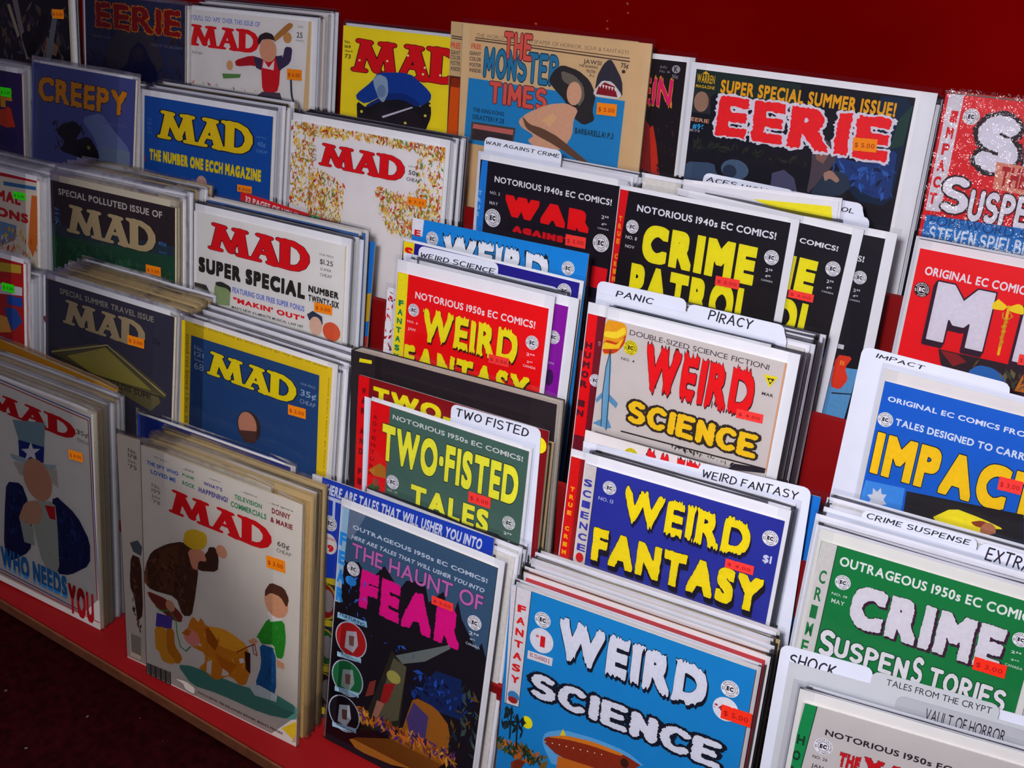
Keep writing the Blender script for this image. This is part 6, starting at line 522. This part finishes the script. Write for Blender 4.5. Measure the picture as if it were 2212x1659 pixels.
{'id': 'fireworks','k': 'comic_book','m': [-0.35623,0.58431,0.59264,0.99948,0.03221,-0.00015,-0.00718,0.22747,0.97376],'w': 209.9,'h': 254.8,'th': 2.5,'c': '2A1614','b': None, 'bc': 'F2F2F6','s': 1,'l': 'black and orange comic showing in the gap right of the sky blue comic','t': 'comic book','a': [('P','illustration','C8881C',[(177.7,204.5),(191.9,229.8),(191.2,216.6),(178.3,191.5)]),('P','illustration','A82C14',[(177.5,177.9),(190.1,188.4),(198.6,143.7),(183.8,136.8)]),('S','illustration',['E8B020','C83818','F0D848','D8701C','5C1C14'],(168.4,218.6),(203.8,146.8),90,(3,11),5,0),('E','publisher_emblem','1C1A24','E8E6EC',(179.5,237.6),6.6),('D','small_lettering','D8D4D4',(183.1,214.9),(4.7,6.7))]},
{'id': 'dwar','k': 'divider_card','m': [-0.62448,0.87607,0.8311,0.99968,-0.02411,-0.00721,0.01219,0.2132,0.97693],'w': 178,'h': 267.1,'th': 0.5,'c': 'E2E6F4','b': None, 'bc': 'F2F2F6','s': 0,'l': 'white divider tab handwritten war against crime','t': 'divider card','a': [('T','handwriting','WAR AGAINST CRIME','2A2430',(8.4,279.7),(97.8,275.5),{'f': 'h','b': 0.15})],'tab': [(6.4,282),(99.3,282.8)]},
{'id': 'daces','k': 'divider_card','m': [-0.38881,0.8901,0.83325,0.99942,-0.02727,-0.02039,0.02574,0.21292,0.97673],'w': 168.4,'h': 266.5,'th': 0.5,'c': 'E2E6F4','b': None, 'bc': 'F2F2F6','s': 0,'l': 'white divider tab handwritten aces high behind the yellow crime comic','t': 'divider card','a': [('T','handwriting','ACES HIGH','2A2430',(9.4,273.8),(70.7,269),{'f': 'h','b': 0.15})],'tab': [(6.2,276.6),(96.1,275.6)]},
{'id': 'dol','k': 'divider_card','m': [-0.39841,0.89407,0.82982,0.99975,-0.02237,0.00022,0.00456,0.21338,0.97696],'w': 178,'h': 265.8,'th': 0.5,'c': 'E2E6F4','b': None, 'bc': 'F2F2F6','s': 0,'l': 'white divider tab with two handwritten letters showing above the second crime comic','t': 'divider card','a': [('T','handwriting','CONTROL','2A2430',(121.6,270.7),(167.2,265.7),{'f': 'h','b': 0.15})],'tab': [(103.1,275.3),(174.6,272.7)]},
{'id': 'dsci','k': 'divider_card','m': [-0.63658,0.74057,0.76515,0.99996,0.00839,-0.00039,-0.00183,0.26304,0.96478],'w': 178,'h': 267.7,'th': 0.5,'c': 'E2E6F4','b': None, 'bc': 'F2F2F6','s': 0,'l': 'white divider tab handwritten weird science above the red comic','t': 'divider card','a': [('T','handwriting','WEIRD SCIENCE','2A2430',(20.2,272.4),(108,266.6),{'f': 'h','b': 0.15})],'tab': [(17.4,276.7),(110.4,277.5)]},
{'id': 'dpanic','k': 'divider_card','m': [-0.42057,0.74871,0.76508,0.99995,0.00333,0.00978,-0.0103,0.24958,0.9683],'w': 178,'h': 270.1,'th': 0.5,'c': 'E2E6F4','b': None, 'bc': 'F2F2F6','s': 0,'l': 'white divider tab handwritten panic','t': 'divider card','a': [('T','handwriting','PANIC','2A2430',(21,275.9),(59.1,269.3),{'f': 'h','b': 0.15})],'tab': [(1.8,278.4),(90,280.4)]},
{'id': 'dpiracy','k': 'divider_card','m': [-0.41674,0.74271,0.76548,1,-1e-05,-0.00222,0.00215,0.2496,0.96835],'w': 178,'h': 272.4,'th': 0.5,'c': 'E2E6F4','b': None, 'bc': 'F2F2F6','s': 0,'l': 'white divider tab handwritten piracy','t': 'divider card','a': [('T','handwriting','PIRACY','2A2430',(106.2,280.6),(147.2,270.5),{'f': 'h','b': 0.15})],'tab': [(86.7,280.8),(174.8,281)]},
{'id': 'dimpact','k': 'divider_card','m': [-0.17578,0.72485,0.76672,0.99915,-0.0404,-0.00797,0.01664,0.21913,0.97555],'w': 205,'h': 282.7,'th': 0.5,'c': 'E2E6F4','b': None, 'bc': 'F2F2F6','s': 0,'l': 'large white divider card handwritten impact behind the blue comic','t': 'divider card','a': [('T','handwriting','IMPACT','2A2430',(11.8,287.1),(50.1,283.2),{'f': 'h','b': 0.15})],'tab': [(0.2,286.4),(112.4,289.4)]},
{'id': 'dtwo','k': 'divider_card','m': [-0.59643,0.62072,0.68286,0.99988,0.00503,0.01464,-0.01541,0.23663,0.97148],'w': 192.3,'h': 259.3,'th': 0.5,'c': 'E2E6F4','b': None, 'bc': 'F2F2F6','s': 0,'l': 'white divider card handwritten two fisted around the grey green comic','t': 'divider card','a': [('T','handwriting','TWO FISTED','2A2430',(104,275),(180.1,265.6),{'f': 'h','b': 0.15})],'tab': [(98.2,276.1),(191.9,276.7)]},
{'id': 'dfantasy','k': 'divider_card','m': [-0.3668,0.63964,0.68286,0.99826,0.05016,0.03096,-0.04276,0.2545,0.96613],'w': 200,'h': 265.9,'th': 0.5,'c': 'E2E6F4','b': None, 'bc': 'F2F2F6','s': 0,'l': 'white divider card handwritten weird fantasy above the violet comic','t': 'divider card','a': [('T','handwriting','WEIRD FANTASY','2A2430',(110,267.5),(190.7,259),{'f': 'h','b': 0.15})],'tab': [(105.9,269.9),(199.9,271.3)]},
{'id': 'dcrimes','k': 'divider_card','m': [-0.13895,0.64317,0.68286,0.99935,0.02575,0.02523,-0.0319,0.30564,0.95161],'w': 178,'h': 262.2,'th': 0.5,'c': 'E2E6F4','b': None, 'bc': 'F2F2F6','s': 0,'l': 'white divider tab handwritten crime suspense above the green comic','t': 'divider card','a': [('T','handwriting','CRIME SUSPENSE','2A2430',(12.6,269.3),(90.6,264.1),{'f': 'h','b': 0.15})],'tab': [(8.8,270.9),(95.3,269.7)]},
{'id': 'dextra','k': 'divider_card','m': [-0.163,0.63917,0.68286,0.99985,0.0173,0.00102,-0.00627,0.30619,0.95195],'w': 178,'h': 266.6,'th': 0.5,'c': 'E2E6F4','b': None, 'bc': 'F2F2F6','s': 0,'l': 'white divider tab handwritten extra at the right edge','t': 'divider card','a': [('T','handwriting','EXTRA','2A2430',(119.8,272.5),(151.8,261),{'f': 'h','b': 0.15})],'tab': [(114.1,273.4),(160.3,273.6)]},
{'id': 'dshock','k': 'divider_card','m': [-0.15919,0.56252,0.59354,0.99165,0.12884,-0.00463,-0.03097,0.27294,0.96153],'w': 200,'h': 269.9,'th': 0.5,'c': 'E2E6F4','b': None, 'bc': 'F2F2F6','s': 0,'l': 'tall white divider card handwritten shock at the left of the grey comic','t': 'divider card','a': [('T','handwriting','SHOCK','2A2430',(9.3,270.7),(44.7,258.8),{'f': 'h','b': 0.15})],'tab': [(1.3,275),(71.5,269.7)]},
{'id': 'dtales','k': 'divider_card','m': [-0.15002,0.55852,0.59425,0.99162,0.12886,-0.0092,-0.02666,0.27378,0.96142],'w': 178,'h': 265.8,'th': 0.5,'c': 'C8CCD0','b': None, 'bc': 'F2F2F6','s': 0,'l': 'clear divider tab printed tales from the crypt','t': 'divider card','a': [('T','printed_lettering','TALES FROM THE CRYPT','2A2430',(72.4,273.9),(146.7,268.6),{'f': 'b'})],'tab': [(61.2,276.8),(151.9,276.7)]},
{'id': 'dvault','k': 'divider_card','m': [-0.145,0.55251,0.59556,0.99183,0.1265,-0.01657,-0.01898,0.27476,0.96132],'w': 178,'h': 256.5,'th': 0.5,'c': 'B4B6BC','b': None, 'bc': 'F2F2F6','s': 0,'l': 'grey divider tab printed vault of horror, lower of two printed tabs','t': 'divider card','a': [('T','printed_lettering','VAULT OF HORROR','2A2430',(97.1,264.1),(152.4,253.7),{'f': 'b'})],'tab': [(75.3,267.5),(167.7,266)]},
{'id': 'navyback','k': 'magazine','m': [-0.88943,0.57599,0.59323,0.9999,0.01397,-0.00291,-0.00057,0.24298,0.97003],'w': 213.9,'h': 265.4,'th': 2.5,'c': '1C3488','b': (2,4,1),'bc': 'F2F2F6','s': 1,'l': 'dark blue magazine rising near the back of the pack behind the dog cover','t': 'magazine','a': []},
{'id': 'bluestrip','k': 'magazine','m': [-0.90984,0.76836,0.77072,0.99964,-0.00043,-0.02686,0.02606,0.25902,0.96552],'w': 210,'h': 256.8,'th': 2.5,'c': '2080D8','b': None, 'bc': 'F2F2F6','s': 1,'l': 'bright blue magazine edge at the right rear of the super special pack','t': 'magazine','a': [('P','illustration','D8B020',[(191.3,193.3),(218.1,204.9),(219.2,174.2),(194,162.5)]),('P','illustration','D03020',[(195.4,146.9),(222.6,158.3),(222.7,138.2),(197.3,126)])]}
]
PACKS = [('swords',3,0.006,0.0045,'M','w','white'),('eerieold',1,0.006,0.0045,'M','w',''),('mad25',8,0.006,0.0048,'M','wp',''),('police',2,0.006,0.0045,'M','w',''),('eerie96',5,0.01,0.005,'M','w',''),('superpurple',2,0.006,0.0045,'M','w',''),('creepy',3,0.006,0.0045,'M','w',''),('ecch',9,0.006,0.0042,'M','wwt',''),('mad50',7,0.006,0.0045,'M','w',''),('war',4,0.022,0.0045,'C','w',''),('crime1',3,0.0415,0.004,'C','w',''),('md',3,0.006,0.004,'C','w',''),('crystal',8,0.006,0.0042,'C','w',''),('polluted',12,0.006,0.0042,'M','wwt',''),('super',6,0.006,0.0042,'M','wtb',''),('wfred',2,0.0165,0.004,'C','w',''),('wswhite',8,0.033,0.0042,'C','w',''),('wswhite',3,0.0118,0.0042,'C','w',''),('impact',4,0.012,0.0045,'C','w',''),('batman',6,0.006,0.0042,'C','w',''),('summer',13,0.006,0.0042,'M','ttw',''),('yellowmad',11,0.006,0.0042,'M','w',''),('twored',2,0.004,0.004,'C','t',''),('wfblue',3,0.0128,0.004,'C','w',''),('crimes',5,0.03,0.0042,'C','w',''),('crimes',4,0.006,0.004,'C','w',''),('whoneeds',10,0.006,0.0036,'M','ttww',''),('mad60',7,0.0125,0.0036,'M','ttbgw',''),('haunt',4,0.0275,0.0038,'C','w',''),('wsblue',12,0.006,0.0036,'M','wwtr',''),('vault',3,0.006,0.0042,'C','w','')]
NOUN = {'swords': 'dark sword cover','eerieold': 'dark blue horror cover','mad25': 'white cover with the red vest figure','police': 'police cap cover','eerie96': 'summer issue cover','superpurple': 'purple cover','creepy': 'slate blue tree cover','ecch': 'bright blue cover','mad50': 'confetti cover','war': 'red war title cover','crime1': 'yellow crime title cover','md': 'red cover with the winged staff','crystal': 'red lettered cover at the left edge','polluted': 'brown and green cover','super': 'super special cover','wfred': 'bright red weird cover','wswhite': 'grey white weird cover','impact': 'yellow impact title cover','batman': 'lower green stickered cover','summer': 'temple gable cover','yellowmad': 'yellow bordered cover','twored': 'maroon cover','wfblue': 'violet fantasy cover','crimes': 'green crime cover','whoneeds': 'blue coated figure cover','mad60': 'orange dog cover','haunt': 'magenta fear cover','wsblue': 'sky blue saucer cover','vault': 'grey cover at the lower right'}


# ------------------------------------------------------------------ comics, magazines, books, cards
FRAME = {}
def frame(m):
    bx, by, bz, xx, xy, xz, ux, uy, uz = m; x = Vector((xx, xy, xz)).normalized(); u = Vector((ux, uy, uz)).normalized(); n = x.cross(u)
    return Matrix(((x.x, u.x, n.x, bx), (x.y, u.y, n.y, by), (x.z, u.z, n.z, bz), (0, 0, 0, 1)))
PAGE = {'magazine': 'D8C8A4', 'comic_book': 'E0DCD4', 'newspaper': 'B89468', 'hardcover_book': 'D8D0C0', 'divider_card': 'E2E6F4'}
NUM = {}
for d in DATA:
    M_ = frame(d['m']); FRAME[d['id']] = (M_, d); w_, h_ = d['w'] / 1000, d['h'] / 1000; th = d['th'] / 1000
    root = obj(d['k'], None); root.matrix_world = M_; tag(root, d['l'], d['t'])
    if d['k'] == 'divider_card':
        (ax, ay), (bx, by) = [(p_[0] / 1000, p_[1] / 1000) for p_ in d['tab']]; top = max(ay, by) + .0005; rr = .006
        out = [(0, 0), (w_, 0), (w_, h_ - rr)] + [(w_ - rr + rr * math.cos(a), h_ - rr + rr * math.sin(a)) for a in (.5, 1.0)]
        ax = max(ax, 0.0); bx = min(bx, w_ + .02)
        if bx > w_ - rr: out = [(0, 0), (w_, 0), (max(w_, bx), h_ - .004)]
        else: out += [(w_ - rr, h_), (bx, h_)]
        out += [(bx, top - rr)] + [(bx - rr + rr * math.cos(a), top - rr + rr * math.sin(a)) for a in (.5, 1.05)] + [(bx - rr, top), (ax + rr, top)] + [(ax + rr - rr * math.cos(a), top - rr + rr * math.sin(a)) for a in (1.05, .5)] + [(ax, top - rr), (ax, h_)]
        if ax > .004: out.append((0, h_))
        n = len(out); mb = MB(); mt = ink(PAGE['divider_card'] if d['c'] == 'E2E6F4' else d['c'], .5, .04, 60, 'card')
        tr = tessellate_polygon([[Vector((x, y, 0)) for x, y in out]]); F2 = []
        for t in tr:
            a, b, c = (out[i] for i in t); F2.append(tuple(t) if (b[0] - a[0]) * (c[1] - a[1]) - (b[1] - a[1]) * (c[0] - a[0]) > 0 else (t[0], t[2], t[1]))
        mb.tri([(x, y, 0) for x, y in out] + [(x, y, -th) for x, y in out], F2 + [tuple(i + n for i in f[::-1]) for f in F2] + [(i, i + n, (i + 1) % n + n, (i + 1) % n) for i in range(n)], mt)
        obj('card', mb.mesh('card'), root); A = Art(.00003, 3); do_art(A, d['a'], 0)
    else:
        mb = MB(); cm = ink(d['c'], .45, .06, 40, 'cover'); pm = ink(PAGE[d['k']], .8, .2, 500, 'pages')
        mb.box((0, .0002, -.0004), (w_, h_, 0), cm); obj('cover', mb.mesh('cover'), root)
        mb = MB(); mb.box((.0004, .0004, -th), (w_ - .0006, h_ - .0006, -.0004), pm); obj('pages', mb.mesh('pages'), root)
        zb = -th
        if d['k'] == 'hardcover_book':
            mb = MB(); mb.box((0, .0002, -th - .002), (w_, h_, -th), cm); mb.box((-.002, .0002, -th - .002), (0, h_, 0), cm); obj('back_cover', mb.mesh('back_cover'), root); zb -= .002
        if d['b']:
            l, r, t = [v / 1000 for v in d['b']]; mb = MB(); mb.box((-l, .0002, -th - .0009), (w_ + r, h_ + t, -th - .0001), ink(d['bc'], .6, .04, 60, 'board')); obj('backing_board', mb.mesh('backing_board'), root); zb -= .0009
        else: l, r, t = 0, 0, 0
        sz = 0
        A = Art(.00003, sum({'S': 5, 'T': 2.6, 'E': 4}.get(a_[0], 1) for a_ in d['a']), (w_, h_))
        if d['s'] == 1: sz = .0016
        if d['s'] == 2: sz = .0012
        do_art(A, d['a'], sz)
        if d['s'] == 1:
            b_ = bag(w_ + r, h_ + t, zb - .0003, sz, l + .002, .0035, .005, len(d['id'])); obj('plastic_sleeve', b_.mesh('plastic_sleeve'), root)
        elif d['s'] == 2:
            mb = MB(); rnd = random.Random(5); nx, ny = 26, 32; vs_ = [(-.003 + (w_ + .006) * i / nx, .001 + (h_ + .002) * j / ny, .0014 + rnd.uniform(0, .0009)) for j in range(ny + 1) for i in range(nx + 1)]
            mb.tri(vs_, [(j * (nx + 1) + i, j * (nx + 1) + i + 1, (j + 1) * (nx + 1) + i + 1, (j + 1) * (nx + 1) + i) for j in range(ny) for i in range(nx)], WRAP)
            mb.box((-.003, .001, zb - .001), (w_ + .003, h_ + .003, zb - .0006), WRAP); mb.tri([(-.003, h_ + .003, zb - .001), (w_ + .003, h_ + .003, zb - .001), (w_ + .003, h_ + .003, .0018), (-.003, h_ + .003, .0018)], [(0, 1, 2, 3)], WRAP)
            mb.tri([(-.003, .001, zb - .001), (-.003, h_ + .003, zb - .001), (-.003, h_ + .003, .0018), (-.003, .001, .0018)], [(0, 3, 2, 1)], WRAP)
            obj('shrink_wrap', mb.mesh('shrink_wrap'), root)
    base = next((c_ for c_ in root.children if c_.name.split('.')[0] in ('cover', 'card')), root)
    for part, mb in A.parts.items(): obj(part, mb.mesh(part), root if part == 'price_sticker' else base)

# ------------------------------------------------------------------ bagged copies packed behind the front ones
FILLC = {'w': ('E8E8F0', 'DCD8D2'), 't': ('C8AE7C', 'B89860'), 'p': ('E0D8D4', 'C8B4A0'), 'b': ('D8D4CC', '3C6CB0'), 'g': ('88A060', 'C8B890'), 'r': ('E4E0E0', 'C03038')}
FM = {}
def fill_mesh(k, col, v):
    key = (k, col, v)
    if key in FM: return FM[key]
    w_, h_ = (.216, .277) if k == 'M' else (.175, .266); rnd = random.Random(v * 7 + ord(col)); w_ += rnd.uniform(-.002, .0015); h_ += rnd.uniform(-.006, .003)
    bc, pc = FILLC[col]; mb = MB(); mb.box((0, .0002, -.0022), (w_, h_, -.0014), ink(bc, .6, .05, 60, 'board')); mb.box((.003, .0002, -.0014), (w_ - .0035, h_ - .002 - rnd.uniform(0, .004), .0006), ink(pc, .7, .15, 300, 'pages'))
    b_ = bag(w_, h_, -.0024, .0008, .002, .004, .004, v); FM[key] = (mb.mesh('board_and_pages'), b_.mesh('plastic_sleeve')); return FM[key]
rnd = random.Random(42)
for pid, n, dy0, pitch, kind, pal, _ in PACKS:
    M_, d = FRAME[pid]
    lab = 'bagged %s packed behind the %s, only edges showing' % ('magazine' if kind == 'M' else 'comic', NOUN[pid]); grp = 'pack behind the ' + NOUN[pid]
    fw = .216 if kind == 'M' else .175; off = (d['w'] / 1000 + (d['b'][1] if d['b'] else 3) / 1000) - fw
    for i in range(n):
        me, bg_ = fill_mesh(kind, pal[rnd.randrange(len(pal))], rnd.randrange(5))
        o = obj('bagged_magazine' if kind == 'M' else 'bagged_comic', me); tag(o, lab, 'magazine' if kind == 'M' else 'comic book', grp)
        T = M_.copy(); ax = T.col[0].xyz; dx = off + rnd.uniform(-.0035, .003)
        T.translation = T.translation + Vector((0, dy0 + i * pitch, 0)) + ax * dx; T.translation.z = d['m'][2]; o.matrix_world = T
        s = obj('plastic_sleeve', bg_, o)
